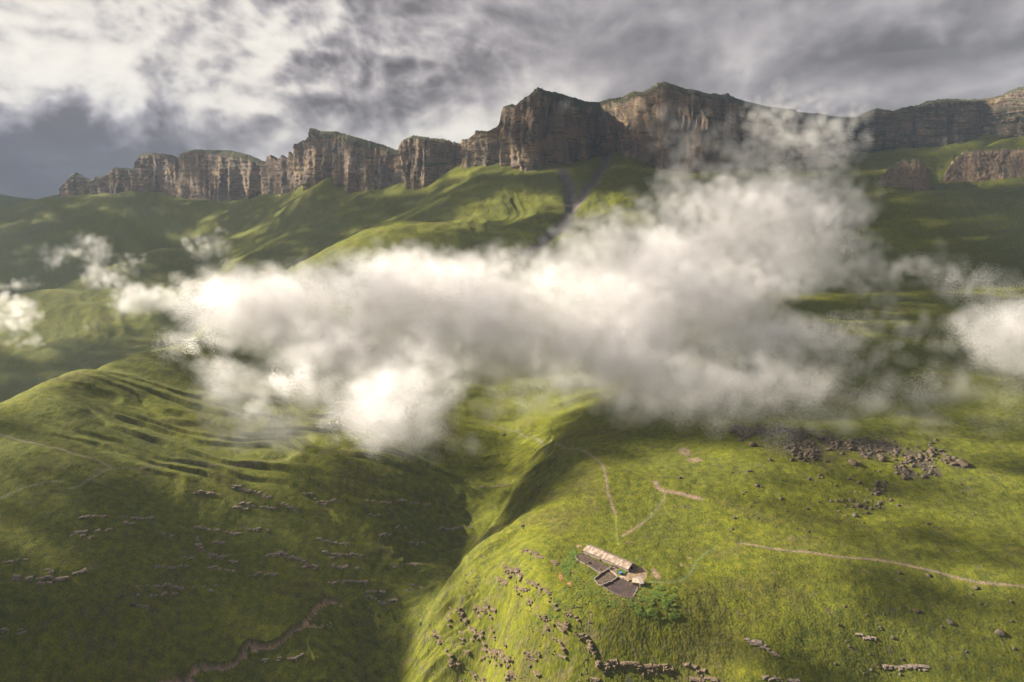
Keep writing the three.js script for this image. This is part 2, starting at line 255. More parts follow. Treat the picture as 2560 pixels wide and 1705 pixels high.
const tile = (i, j, n, k, o = 4, s = 0) => { let r = 0, a = 1, t = 0; for (let q = 0; q < o; q++) { r += a * pn(i / n * k, j / n * k, k, s + q * 37); t += a; a *= 0.55; k *= 2; } return r / t * 1.5; };
const GT = 1024, grassBase = new Float32Array(GT * GT), grassFine = new Float32Array(GT * GT);
for (let j = 0; j < GT; j++) for (let i = 0; i < GT; i++) { grassBase[j * GT + i] = tile(i, j, GT, 24, 3, 2); grassFine[j * GT + i] = tile(i, j, GT, 96, 3, 31); }
const grassMap = texture(GT, (i, j) => { const a = grassBase[j * GT + i], b = grassFine[j * GT + i], v = 214 + a * 46 + b * 62; return [v + a * 14, v, v - a * 26]; }, true, 120);
const grassBump = texture(GT, (i, j) => { const v = 128 + grassBase[j * GT + i] * 95 + grassFine[j * GT + i] * 80; return [v, v, v]; }, false, 120);
const grassMat = new THREE.MeshStandardMaterial({ vertexColors: true, roughness: 0.95, metalness: 0, map: grassMap, bumpMap: grassBump, bumpScale: 0.6 });
grassMat.name = 'mountain_grass'; grassMat.specularIntensity = 0.2;
const dirtMat = new THREE.MeshStandardMaterial({ vertexColors: true, roughness: 0.95, map: grassMap, bumpMap: grassBump, bumpScale: 0.35 });
dirtMat.name = 'trodden_earth';
const structure = (o, name, label, category) => { o.name = name; o.userData.kind = 'structure'; if (label) { o.userData.label = label; o.userData.category = category; } o.castShadow = o.receiveShadow = true; scene.add(o); return o; };

// ------------------------------------------------------------------ tracks, yards and other bare ground, laid on the land
const tracks = [
  { name: 'dirt_track', w: 1.25, px: [[1851, 1358], [1932, 1372], [2014, 1379], [2150, 1396], [2258, 1410], [2367, 1437], [2448, 1456], [2560, 1466], [2660, 1476]], c: [0.27, 0.205, 0.13], label: 'pale dirt track crossing the open pasture towards the right' },
  { name: 'dirt_track', w: 0.95, px: [[1540, 1290], [1527, 1252], [1519, 1228], [1514, 1190], [1505, 1160], [1486, 1144], [1454, 1125]], c: [0.27, 0.21, 0.13], label: 'bare dirt track climbing away from the barn up the slope' },
  { name: 'footpath', w: 0.9, px: [[1454, 1125], [1389, 1108], [1334, 1092], [1291, 1076], [1230, 1062], [1180, 1056]], c: [0.20, 0.19, 0.10], label: 'faint footpath running into the mist above the gully' },
  { name: 'dirt_track', w: 1.0, px: [[1556, 1340], [1584, 1323], [1611, 1304]], c: [0.30, 0.22, 0.14], label: 'short brown dirt track between the barn and the bare bank' },
  { name: 'footpath', w: 0.9, px: [[1611, 1304], [1639, 1277], [1660, 1247], [1662, 1230]], c: [0.20, 0.20, 0.08], label: 'thin footpath up to the bare pinkish bank' },
  { name: 'bare_bank', w: 3.2, px: [[1639, 1206], [1646, 1220], [1665, 1228], [1693, 1232], [1725, 1240], [1750, 1246]], c: [0.28, 0.20, 0.13], label: 'curved bank of bare pinkish earth in the green pasture' },
  { name: 'footpath', w: 1.0, px: [[1617, 1453], [1660, 1456], [1698, 1453], [1726, 1434], [1742, 1402], [1765, 1382], [1791, 1366]], c: [0.17, 0.20, 0.05], label: 'worn grassy path curving round to the right of the barn' },
  { name: 'footpath', w: 1.0, px: [[1545, 1360], [1542, 1342], [1540, 1290]], c: [0.22, 0.25, 0.03], label: 'bright grassy path leading straight up from the barn' },
  { name: 'dirt_track', w: 1.1, px: [[-60, 1070], [0, 1086], [56, 1103], [140, 1120], [196, 1137], [247, 1151], [278, 1169]], c: [0.19, 0.165, 0.095], label: 'dirt track slanting across the terraced hillside' },
  { name: 'dirt_track', w: 1.0, px: [[281, 1171], [365, 1166], [449, 1154], [483, 1152], [533, 1164], [584, 1165], [640, 1157], [800, 1133], [880, 1125]], c: [0.19, 0.175, 0.095], label: 'dirt track running level below the grassy terraces' },
  { name: 'footpath', w: 1.0, px: [[-40, 1262], [0, 1246], [56, 1221], [112, 1206], [157, 1202]], c: [0.22, 0.24, 0.11], label: 'pale path bending round the shaded side of the terraced hill' },
  { name: 'footpath', w: 1.1, px: [[278, 1171], [238, 1190], [202, 1213], [174, 1221]], c: [0.22, 0.21, 0.11], label: 'faint path dropping from the fork of the terrace tracks' },
];
for (const t of tracks) { t.pts = onLand(t.px); t.lo = [Math.min(...t.pts.map((p) => p[0])) - 12, Math.min(...t.pts.map((p) => p[1])) - 12]; t.hi = [Math.max(...t.pts.map((p) => p[0])) + 12, Math.max(...t.pts.map((p) => p[1])) + 12]; }
const barnSpot = ground(1520, 1400);
const inside = (x, z, poly) => { let c = false; for (let i = 0, j = poly.length - 1; i < poly.length; j = i++) { const [ax, az] = poly[i], [bx, bz] = poly[j]; if ((az > z) !== (bz > z) && x < (bx - ax) * (z - az) / (bz - az) + ax) c = !c; } return c; };
const zb = (X, Y) => [1380 + X / 7.36, 1320 + Y / 7.36];                   // the enlarged view of the farm, back to photo pixels
const yards = [
  { name: 'sheep_yard', px: [[430, 520], [480, 480], [560, 460], [900, 640], [1100, 720], [1040, 780], [910, 840], [700, 720], [470, 590]].map(([a, b]) => zb(a, b)), c: [0.105, 0.068, 0.050], label: 'long muddy yard between the barn and the nettles' },
  { name: 'sheep_yard', px: [[780, 945], [1020, 780], [1220, 900], [1200, 940], [900, 1075]].map(([a, b]) => zb(a, b)), c: [0.13, 0.092, 0.055], label: 'small square yard of grey-brown mud between two drystone walls' },
  { name: 'sheep_yard', px: [[920, 1070], [1240, 920], [1420, 985], [1570, 1060], [1565, 1150], [1500, 1270], [1440, 1305], [1340, 1290], [1130, 1215]].map(([a, b]) => zb(a, b)), c: [0.080, 0.050, 0.042], label: 'largest dark mud yard with a rounded end' },
  { name: 'trodden_yard', px: [[1290, 890], [1440, 780], [1500, 720], [1680, 720], [1750, 800], [1740, 920], [1690, 970], [1430, 960]].map(([a, b]) => zb(a, b)), c: [0.36, 0.245, 0.145], label: 'bare trodden orange-brown ground by the end of the barn' },
  { name: 'trodden_yard', px: [[1060, 730], [1120, 690], [1230, 760], [1180, 820], [1240, 890], [1200, 900], [1040, 790]].map(([a, b]) => zb(a, b)), c: [0.28, 0.19, 0.14], label: 'pinkish trodden strip between barn and garden patch' },
];
for (const y of yards) y.pts = onLand(y.px);
const yardMid = yards[2].pts[0];
const spots = [];                                                         // thin turf and small bare patches: [x, z, rx, rz, colour]
for (const [u, v, ru, rv, c] of [[1640, 1435, 10, 14, [0.33, 0.24, 0.16]], [1447, 1366, 8, 4, [0.36, 0.24, 0.16]], [1570, 1356, 6, 4, [0.17, 0.12, 0.09]], [1722, 1394, 5, 3, [0.36, 0.28, 0.18]], [1702, 1412, 5, 3, [0.36, 0.28, 0.18]],
  [1402, 1443, 5, 10, [0.42, 0.22, 0.1]], [1424, 1459, 5, 5, [0.42, 0.22, 0.1]], [1712, 1130, 14, 16, [0.26, 0.2, 0.12]], [1735, 1150, 20, 8, [0.26, 0.2, 0.12]]]) { const p = ground(u, v), m = -p[2] / F; spots.push([p[0], p[2], ru * m, rv * m * 2, c]); }
// broken ground among the stones of the crag band
for (const [X, Y, rx, ry] of [[240, 220, 50, 80], [430, 215, 130, 45], [640, 200, 110, 40], [860, 330, 120, 110], [740, 380, 50, 80], [1120, 320, 130, 70], [1430, 370, 150, 90], [1600, 350, 130, 60], [1900, 480, 110, 80], [1780, 580, 80, 50], [2000, 560, 70, 60], [2250, 500, 110, 50]]) { const p = ground(1780 + X / 3.68, 1020 + Y / 3.68), m = -p[2] / F; spots.push([p[0], p[2], rx / 3.68 * m, ry / 3.68 * m * 2.6, [0.125, 0.10, 0.065]]); }

const micro = (x, z, d) => { const f = sstep(1500, 700, d); return f <= 0 ? 0 : f * (fbm(x / 9, z / 9, 3) * 0.5 + n2(x / 2.6, z / 2.6) * 0.16); };
// turf colour: what grows there, in patches
const mixc = (a, b, t) => { a[0] += (b[0] - a[0]) * t; a[1] += (b[1] - a[1]) * t; a[2] += (b[2] - a[2]) * t; };
const C_FRESH = [0.185, 0.196, 0.008], C_DRY = [0.135, 0.118, 0.040], C_OLIVE = [0.108, 0.122, 0.026], C_SCREE = [0.15, 0.13, 0.115];
function turf(x, y, z, slope) {                                            // patches of different grasses and herbs; nothing here knows about light
  const c = [...C_OLIVE], a = fbm(x / 90 + 3, z / 90, 4), b = fbm(x / 22 + 11, z / 22, 3), e = fbm(x / 300 + 5, z / 300, 3), g = n2(x / 5.5, z / 5.5), f = fbm(x / 9 + 21, z / 9, 2);
  mixc(c, C_FRESH, clamp(0.55 + a * 0.5 + e * 0.4, 0, 1));
  mixc(c, C_DRY, sstep(0.02, 0.5, a - b * 0.5) * 0.5);
  mixc(c, [0.16, 0.13, 0.085], sstep(0.42, 0.6, f + n2(x / 3, z / 3) * 0.35) * 0.5);
  if (z < -1500) for (const G of gullies) { const q = segDist(x, z, G.pts)[0]; if (q < 26) mixc(c, C_SCREE, sstep(24, 9, q + n2(x / 9, z / 9) * 12)); }
  const k = 1 + g * 0.24 + b * 0.18 + n2(x / 2.3 + 9, z / 2.3) * 0.13; c[0] *= k; c[1] *= k; c[2] *= k;
  return c;
}
function bare(x, z, c, slope) {
  if (slope > 0.9) { const t = fbm(x / 6, z / 6, 3); if (t > 0.1) mixc(c, [0.17, 0.135, 0.085], sstep(0.1, 0.4, t) * 0.5); }
  if (slope > 0.45) { const t = fbm(x / 3.2, z / 3.2, 2); if (t > 0.2) mixc(c, [0.19, 0.15, 0.105], sstep(0.2, 0.5, t) * sstep(0.45, 0.8, slope) * 0.35); }
  for (const s of spots) { const q = Math.hypot((x - s[0]) / s[2], (z - s[1]) / s[3]) + n2(x / 1.7, z / 1.7) * 0.5; if (q < 1.25) mixc(c, s[4], sstep(1.25, 0.75, q)); }
}

// ------------------------------------------------------------------ the land: one sheet, finer where it is near
{
  const cols = [], rows = [];
  for (let i = 0; i <= 940; i++) cols.push(lerp(-0.82, 0.82, i / 940));
  for (let i = 1; i <= 36; i++) { const e = 0.82 + Math.pow(i / 36, 1.6) * 0.95; cols.push(e); cols.unshift(-e); }
  for (let z = 130; z < 250; z += 4) rows.push(z);
  for (let i = 0; i < 640; i++) rows.push(250 + 560 * Math.pow(i / 640, 1.12));
  for (let z = rows[rows.length - 1] + 2; z < 3100; z += clamp((z - 800) * 0.02 + 1.6, 1.6, 8)) rows.push(z);
  for (let z = 3110; z < 9600; z *= 1.012) rows.push(z);
  const nc = cols.length, nr = rows.length, pos = new Float32Array(nc * nr * 3), hgt = new Float32Array(nc * nr);
  for (let j = 0; j < nr; j++) for (let i = 0; i < nc; i++) {
    const z = -rows[j], x = cols[i] * rows[j], o = (j * nc + i) * 3;
    pos[o] = x; pos[o + 2] = z; pos[o + 1] = groundH(x, z);
  }
  // slope, colour and kind of every vertex
  const col = new Float32Array(nc * nr * 3), uv = new Float32Array(nc * nr * 2), kind = new Uint8Array(nc * nr);
  for (let j = 0; j < nr; j++) for (let i = 0; i < nc; i++) {
    const k = j * nc + i, o = k * 3, x = pos[o], z = pos[o + 2], d = -z;
    const il = (j * nc + Math.max(0, i - 2)) * 3, ir = (j * nc + Math.min(nc - 1, i + 2)) * 3, ju = (Math.max(0, j - 2) * nc + i) * 3, jd = (Math.min(nr - 1, j + 2) * nc + i) * 3;
    const gx = (pos[ir + 1] - pos[il + 1]) / (pos[ir] - pos[il]), gz = (pos[jd + 1] - pos[ju + 1]) / (pos[jd + 2] - pos[ju + 2]), slope = Math.hypot(gx, gz);
    let c = turf(x, pos[o + 1], z), flat = 1;
    if (d < 900) {
      bare(x, z, c, slope);
      for (let s = 0; s < scarps.length; s++) { const q = segDist(x + fbm(x / 5, z / 5, 2) * 0.9, z + fbm(x / 5 + 40, z / 5, 2) * 0.9, scarps[s].pts); if (q[0] < 4 && q[1] > 0 && slope > 0.6) { c = [0.46, 0.32, 0.23]; const m = 1 + n2(x / 1.1, z / 3) * 0.3; c = c.map((e) => e * m); kind[k] = 40; } }
      for (let t = 0; t < tracks.length; t++) { const T = tracks[t]; if (x < T.lo[0] || x > T.hi[0] || z < T.lo[1] || z > T.hi[1]) continue; const q = segDist(x, z, T.pts)[0], w = T.w * (0.5 + 0.35 * n2(x / 6, z / 6)); if (q < w + 0.3) { c = T.c.map((e) => e * (1 + n2(x / 2, z / 2) * 0.25)); flat = 0.3; kind[k] = t + 1; } else if (q < w + 2.4) { mixc(c, T.c, 0.28 * sstep(w + 2.4, w + 0.3, q)); flat = 0.6; } }
      if (Math.abs(x - yardMid[0]) < 70 && Math.abs(z - yardMid[1]) < 60) for (let t = 0; t < yards.length; t++) if (inside(x, z, yards[t].pts)) { c = yards[t].c.map((e) => e * (1 + fbm(x / 3, z / 3, 3) * 0.5)); flat = 0.12; kind[k] = 20 + t; }
    }
    hgt[k] = micro(x, z, d) * flat;
    col[o] = c[0]; col[o + 1] = c[1]; col[o + 2] = c[2]; uv[k * 2] = x; uv[k * 2 + 1] = z;
  }
  for (let k = 0; k < nc * nr; k++) pos[k * 3 + 1] += hgt[k];
  const whole = new THREE.BufferGeometry(); whole.setAttribute('position', new THREE.BufferAttribute(pos, 3));
  const idx = new Uint32Array((nc - 1) * (nr - 1) * 6), lists = new Map();
  const put = (key, a, b, c) => { if (!lists.has(key)) lists.set(key, []); lists.get(key).push(a, b, c); };
  let n = 0;
  const big = new Uint32Array((nc - 1) * (nr - 1) * 6); let nb = 0;
  const face = (a, b, c) => { idx[n++] = a; idx[n++] = b; idx[n++] = c; const q = kind[a]; if (q && q === kind[b] && q === kind[c]) put(q, a, b, c); else { big[nb++] = a; big[nb++] = b; big[nb++] = c; } };
  for (let j = 0; j < nr - 1; j++) for (let i = 0; i < nc - 1; i++) { const a = j * nc + i, b = a + 1, c = a + nc, d = c + 1; face(a, b, c); face(b, d, c); }
  whole.setIndex(new THREE.BufferAttribute(idx, 1)); whole.computeVertexNormals();
  const nor = whole.attributes.normal.array;
  const g = new THREE.BufferGeometry();
  g.setAttribute('position', whole.attributes.position); g.setAttribute('normal', whole.attributes.normal); g.setAttribute('color', new THREE.BufferAttribute(col, 3)); g.setAttribute('uv', new THREE.BufferAttribute(uv, 2)); g.setIndex(new THREE.BufferAttribute(big.slice(0, nb), 1));
  structure(new THREE.Mesh(g, grassMat), 'grassy_hills', 'green mountain pasture covering the spur, the gully, the terraced hill and the far slopes', 'hills');
  const used = new Map();
  for (const [key, list] of [...lists].sort((a, b) => a[0] - b[0])) {
    const map = new Map(), v = [], nn = [], cc = [], uu = [], ii = list.map((k) => { if (!map.has(k)) { map.set(k, map.size); v.push(pos[k * 3], pos[k * 3 + 1], pos[k * 3 + 2]); nn.push(nor[k * 3], nor[k * 3 + 1], nor[k * 3 + 2]); cc.push(col[k * 3], col[k * 3 + 1], col[k * 3 + 2]); uu.push(uv[k * 2], uv[k * 2 + 1]); } return map.get(k); });
    const f = new THREE.BufferGeometry(); f.setAttribute('position', new THREE.Float32BufferAttribute(v, 3)); f.setAttribute('normal', new THREE.Float32BufferAttribute(nn, 3)); f.setAttribute('color', new THREE.Float32BufferAttribute(cc, 3)); f.setAttribute('uv', new THREE.Float32BufferAttribute(uu, 2)); f.setIndex(ii);
    const info = key === 40 ? { name: 'earth_scarp', label: 'brown earth scarp of a landslip winding across the slope' } : key >= 20 ? yards[key - 20] : tracks[key - 1];
    const count = used.get(info.name) ?? 0; used.set(info.name, count + 1);
    structure(new THREE.Mesh(f, dirtMat), count ? info.name + '_' + String(count).padStart(3, '0') : info.name, info.label, info.name.includes('yard') ? 'yard' : info.name.includes('track') || info.name.includes('path') ? 'path' : 'bank');
  }
  console.log('land', nc, nr, nb / 3);
}
const landH = (x, z) => groundH(x, z);

// ------------------------------------------------------------------ cliffs
const SKYLINE = [[150, 470], [182, 434], [186, 431], [190, 431], [226, 449], [239, 446], [243, 440], [258, 442], [288, 418], [337, 422], [343, 403], [356, 384], [381, 382], [430, 387], [449, 397], [454, 384], [473, 376], [485, 375], [488, 373], [528, 375], [577, 376], [620, 386], [664, 405], [670, 392], [679, 387], [690, 399], [697, 399], [702, 387], [713, 394], [729, 384], [732, 370], [751, 359], [773, 345], [777, 322], [783, 320], [805, 328], [838, 328], [892, 343], [958, 362], [993, 375], [997, 362], [1007, 351], [1034, 338], [1066, 344], [1110, 348], [1149, 360], [1156, 348], [1175, 347], [1186, 335], [1189, 326], [1219, 328], [1242, 317], [1249, 305], [1251, 287], [1257, 267], [1276, 261], [1294, 263], [1301, 252], [1321, 240], [1344, 217], [1360, 225], [1380, 230], [1385, 229], [1419, 240], [1464, 253], [1495, 255], [1523, 247], [1556, 243], [1584, 228], [1607, 230], [1624, 219], [1638, 209], [1664, 204], [1688, 212], [1716, 222], [1733, 223], [1767, 233], [1809, 236], [1821, 233], [1828, 240], [1840, 245], [1880, 257], [1920, 266], [1987, 273], [1996, 280], [2027, 282], [2060, 285], [2088, 292], [2139, 292], [2173, 277], [2189, 272], [2231, 278], [2265, 268], [2296, 263], [2318, 252], [2366, 247], [2419, 250], [2467, 247], [2504, 238], [2532, 223], [2560, 218], [2700, 205]];
// share of the face that is grassy lean-back at the top, along the ridge
const CAP = [[150, 0.1], [260, 0.12], [340, 0.1], [480, 0.05], [560, 0.14], [640, 0.16], [680, 0.03], [770, 0.03], [800, 0.2], [900, 0.18], [985, 0.14], [1000, 0.08], [1130, 0.1], [1240, 0.06], [1310, 0.1], [1360, 0.1], [1400, 0.2], [1480, 0.32], [1530, 0.3], [1600, 0.12], [1640, 0.1], [1720, 0.12], [1800, 0.1], [1900, 0.16], [2090, 0.3], [2140, 0.28], [2180, 0.08], [2320, 0.1], [2440, 0.1], [2510, 0.12], [2560, 0.06], [2700, 0.06]];
const rockTex = texture(512, (i, j) => { const a = tile(i, j, 512, 30, 4, 5), b = tile(i, j, 512, 120, 2, 9), v = 205 + a * 60 + b * 50; return [v, v, v]; }, true, 60);
const rockBump = texture(512, (i, j) => { const a = tile(i, j, 512, 26, 5, 15), v = 128 + a * 150; return [v, v, v]; }, false, 60);
const cliffMat = new THREE.MeshStandardMaterial({ vertexColors: true, roughness: 0.95, map: rockTex, bumpMap: rockBump, bumpScale: 3 });
cliffMat.name = 'limestone_face'; cliffMat.specularIntensity = 0.2;
function cliff(name, label, { uA, uB, n, m, baseV, topV, depth, setback, cap, strata, flute, sink = 45, back = true, hue = 0, tan = 0 }) {
  const cols = [], q = [];
  let s = 0, last = null;
  for (let i = 0; i <= n; i++) {
    const u = lerp(uA, uB, i / n), z = depth(u), b = at(u, baseV(u), z), t = at(u, topV(u), z + setback);
    if (last) s += Math.hypot(b[0] - last[0], b[2] - last[2]); last = b; cols.push({ u, b, t, s });
  }
  const rows = m + (back ? 14 : 6), pos = new Float32Array((n + 1) * (rows + 1) * 3), col = new Float32Array(pos.length), uv = new Float32Array((n + 1) * (rows + 1) * 2), meta = [];
  for (let i = 0; i <= n; i++) {
    const { u, b, t, s: S } = cols[i], p0 = cols[Math.max(0, i - 6)], p1 = cols[Math.min(n, i + 6)];
    let nx = -(p1.b[2] - p0.b[2]), nz = p1.b[0] - p0.b[0]; const l = Math.hypot(nx, nz); nx /= l; nz /= l; if (nz < 0) { nx = -nx; nz = -nz; }
    const c = cap(u), hgt = Math.max(t[1] - b[1], 4), st = strata(u), fl = flute(u);
    const edge = Math.min(1, (i + 3) / 26, (n - i + 3) / 26);
    for (let j = 0; j <= rows; j++) {
      const o = j * (n + 1) + i; let x, y, z, k = Math.min(j / m, 1);
      const over = j > m ? j - m : 0;
      y = lerp(b[1] - sink, t[1], k);
      const kk = clamp((y - b[1]) / hgt, 0, 1), w = fbm(S / 90, y / 90, 2) * 22;
      // profile: sloping foot, upright face, ledges, grassy lean-back at the top
      let lean = kk < 0.3 ? kk * 0.42 : 0.126 + (kk - 0.3) * 0.13;
      if (!back) lean *= 0.45;
      lean += 0.05 * sstep(0.36, 0.42, kk + n2(S / 120, 1) * 0.14) + 0.05 * sstep(0.66, 0.7, kk + n2(S / 150, 5) * 0.12);
      const capK = clamp((kk - (1 - c)) / c, 0, 1); lean = lerp(lean, 1, capK * capK * 0.55 + capK * 0.45);
      const face = 1 - capK;
      const but = (ridge(S / 230 + 1.3, y / 1400, 2) - 0.45) * 66 * fl + fbm(S / 70, y / 300, 2) * 14;
      const amt = sstep(-0.35, 0.45, fbm(S / 260 + 4, y / 240, 2)), fluteN = ((ridge(S / 47 + n2(y / 130, S / 60) * 0.5, y / 300, 3) - 0.5) * 22 + (ridge(S / 17 + n2(y / 60, 3) * 0.5, y / 110 + 4, 2) - 0.5) * 8) * fl * (0.25 + amt) + fbm(S / 28, y / 22, 4) * 5;
      const ys = y + w * 0.5 + S * 0.02, bed = (Math.abs(((ys / 27) % 1 + 1) % 1 - 0.5) - 0.25) * 13 * st + (n2(ys / 5.5, S / 160) * 3.6 + n2(ys / 2.6 + 9, S / 60) * 1.8) * (0.4 + st);
      let out = but * edge * lerp(1, 0.35, kk) * (1 - capK * 0.7) + (fluteN * lerp(1.1, 0.75, kk) + bed) * face * edge + fbm(S / 7, y / 7, 2) * 2.0 * face;
      x = lerp(b[0], t[0], lean) + nx * out; z = lerp(b[2], t[2], lean) + nz * out;
      if (over) { const r = over / (rows - m), dist = back ? 700 * r * r + 30 * r : 30 * r; x -= nx * dist; z -= nz * dist; y -= dist * 0.55 + (back ? 0 : dist * 1.2); if (over > (rows - m) - 1) y -= back ? 500 : 60; }
      else if (capK > 0) y += fbm(S / 16, z / 30, 2) * 2.5 * capK;
      // jagged outline where the crest is bare rock
      if (k === 1 && !over && c < 0.11) y += (ridge(S / 13, 3, 2) - 0.6) * 9;
      pos[o * 3] = x; pos[o * 3 + 1] = y; pos[o * 3 + 2] = z; uv[o * 2] = S; uv[o * 2 + 1] = y; meta[o] = [S, y, kk, capK, over, u, ys, st];
    }
  }
  const idx = []; for (let j = 0; j < rows; j++) for (let i = 0; i < n; i++) { const a = j * (n + 1) + i, b = a + 1, c = a + n + 1, d = c + 1; idx.push(a, b, c, b, d, c); }
  const g = new THREE.BufferGeometry(); g.setAttribute('position', new THREE.BufferAttribute(pos, 3)); g.setIndex(idx); g.computeVertexNormals();
  const nor = g.attributes.normal.array;
  for (let o = 0; o < meta.length; o++) {
    const [S, y, kk, capK, over, u, ys, st] = meta[o], up = nor[o * 3 + 1];
    const stain = fbm(S / 16, y / 130, 4), tone = fbm(S / 60 + 4, y / 60, 4), bedc = n2(ys / 6, S / 300) * 0.6 + n2(ys / 2.2, S / 200) * 0.4, big = fbm(S / 210 + 8, y / 170, 3);
    let c = [0.34, 0.25, 0.185];
    mixc(c, [0.50, 0.35, 0.215], clamp(sstep(-0.1, 0.4, tone + big * 0.7 + hue) * 0.85, 0, 1));
    mixc(c, [0.19, 0.155, 0.14], clamp(sstep(0.0, 0.42, stain * 0.9 - tone * 0.5) * 0.85, 0, 1));
    mixc(c, [0.075, 0.068, 0.066], clamp(sstep(0.22, 0.55, stain - tone * 0.25 - 0.02) * 0.8, 0, 1));
    mixc(c, [0.12, 0.095, 0.08], clamp(bedc * 1.1 * (0.3 + st), 0, 0.6));
    if (u < 620) { if ((u > 254 && u < 376 && kk < 0.13) || (u > 500 && u < 600 && kk < 0.13)) mixc(c, [0.36, 0.285, 0.23], sstep(0.13, 0.11, kk + n2(S / 30, 2) * 0.02) * 0.9); }
    if (tan) mixc(c, [0.46, 0.32, 0.20], tan * clamp(0.75 - stain * 1.2, 0, 1));
    // turf on ledges and on the lean-back above
    const gr = sstep(0.34, 0.6, up + fbm(S / 22, y / 22, 3) * 0.28) * (over ? 1 : clamp(0.85, 0, 1));
    mixc(c, [0.055, 0.066, 0.024], clamp(gr, 0, 1));
    col[o * 3] = c[0]; col[o * 3 + 1] = c[1]; col[o * 3 + 2] = c[2];
  }
  g.setAttribute('color', new THREE.BufferAttribute(col, 3)); g.setAttribute('uv', new THREE.BufferAttribute(uv, 2));
  return structure(new THREE.Mesh(g, cliffMat), name, label, 'cliff');
}
// how far each buttress stands forward of the line of the escarpment, metres
const JUT = [[150, 0], [240, -40], [300, 20], [345, 30], [440, -10], [452, -60], [490, 50], [560, 45], [640, -20], [668, -70], [720, -10], [775, 40], [800, 50], [860, 5], [884, 55], [930, 20], [985, -60], [1000, 35], [1060, 45], [1115, -10], [1150, -70], [1170, -10], [1215, 5], [1248, -65], [1262, -20], [1300, 50], [1345, 70], [1395, 20], [1430, -40], [1480, -95], [1545, -85], [1580, -15], [1620, 50], [1690, 60], [1750, 15], [1800, -30], [1840, 10], [1950, 0], [2080, -30], [2140, -15], [2200, -20], [2300, 0], [2400, 10], [2452, -15], [2520, 30], [2700, 60]];
const jag = (u) => (u > 663 && u < 780 ? (n2(u / 7, 2) * 16 + n2(u / 2.6, 8) * 8) : u < 663 ? n2(u / 4, 4) * 2 : n2(u / 6, 2) * 2.2);
cliff('limestone_cliff', 'long brown limestone escarpment with fluted buttresses under the cloudy sky', {
  uA: 150, uB: 2700, n: 1700, m: 120, baseV: (u) => curve(BASE_V, u) + 3, topV: (u) => curve(SKYLINE, u) + jag(u), depth: (u) => curve(CLIFF_Z, u) + 14 - 0.6 * curve(JUT, u), setback: 110,
  cap: (u) => curve(CAP, u), strata: (u) => sstep(1900, 2150, u) * 0.7 + 0.42, flute: (u) => (u > 2080 ? 0.42 : u < 700 ? 0.7 : 1),
});
cliff('limestone_cliff_001', 'narrow tan lower cliff below the escarpment ledge', {
  uA: 2196, uB: 2336, n: 180, m: 60, baseV: (u) => curve([[2190, 470], [2209, 477], [2268, 477], [2327, 474], [2340, 474]], u), topV: (u) => curve([[2190, 462], [2205, 440], [2226, 415], [2251, 402], [2262, 398], [2268, 408], [2280, 398], [2293, 396], [2310, 413], [2327, 464], [2340, 472]], u),
  depth: (u) => lerp(2070, 1990, (u - 2196) / 140), setback: 40, cap: () => 0.06, strata: () => 0.0, flute: () => 0.3, sink: 25, back: false, hue: 0.4, tan: 0.75,
});
cliff('limestone_cliff_002', 'broad tan lower cliff with dark stains below the escarpment ledge', {
  uA: 2340, uB: 2720, n: 420, m: 70, baseV: (u) => curve([[2335, 476], [2341, 478], [2397, 472], [2453, 465], [2560, 463], [2720, 462]], u), topV: (u) => curve([[2335, 476], [2346, 450], [2355, 441], [2380, 404], [2411, 376], [2450, 374], [2560, 371], [2720, 366]], u),
  depth: (u) => lerp(2060, 1840, (u - 2340) / 380), setback: 40, cap: () => 0.05, strata: () => 0.0, flute: () => 0.3, sink: 25, back: false, hue: 0.4, tan: 0.75,
});
console.log('cliffs done');

// ------------------------------------------------------------------ rocks
const UPV = new THREE.Vector3(0, 1, 0);
function rockGeo(detail, sd, flat, c0, c1) {
  const keep = seed; seed = sd;
  let g = new THREE.IcosahedronGeometry(1, detail), p = g.attributes.position, cuts = [];
  for (let i = 0; i < 7; i++) cuts.push(new THREE.Vector4(...new THREE.Vector3(gauss(), gauss() * 0.8, gauss()).normalize().toArray(), rr(0.55, 0.85)));
  const v = new THREE.Vector3(), o = rr(0, 90);
  for (let i = 0; i < p.count; i++) {
    v.fromBufferAttribute(p, i);
    for (const q of cuts) { const d = v.x * q.x + v.y * q.y + v.z * q.z - q.w; if (d > 0) { v.x -= q.x * d * 0.92; v.y -= q.y * d * 0.92; v.z -= q.z * d * 0.92; } }
    const k = 1 + fbm3(v.x * 1.1 + o, v.y * 1.1, v.z * 1.1, 3) * 0.30; v.multiplyScalar(k); v.y *= flat; p.setXYZ(i, v.x, v.y, v.z);
  }
  g = g.toNonIndexed ? (g.index ? g.toNonIndexed() : g) : g; g.computeVertexNormals();
  const col = new Float32Array(p.count * 3);
  for (let i = 0; i < p.count; i++) { const t = clamp(0.5 + fbm3(p.getX(i) * 2 + o, p.getY(i) * 2.6, p.getZ(i) * 2, 3) * 1.1, 0, 1), s = 0.85 + 0.3 * rnd(); for (let c = 0; c < 3; c++) col[i * 3 + c] = lerp(c0[c], c1[c], t) * s; }
  g.setAttribute('color', new THREE.BufferAttribute(col, 3)); g.deleteAttribute('uv'); seed = keep; return g;
}
const rockMat = new THREE.MeshStandardMaterial({ vertexColors: true, roughness: 0.95, flatShading: true }); rockMat.name = 'weathered_rock'; rockMat.specularIntensity = 0.2;
const TAN = [0.155, 0.112, 0.07], GREY = [0.058, 0.05, 0.038], PALE = [0.165, 0.132, 0.096], PINK = [0.30, 0.235, 0.185];
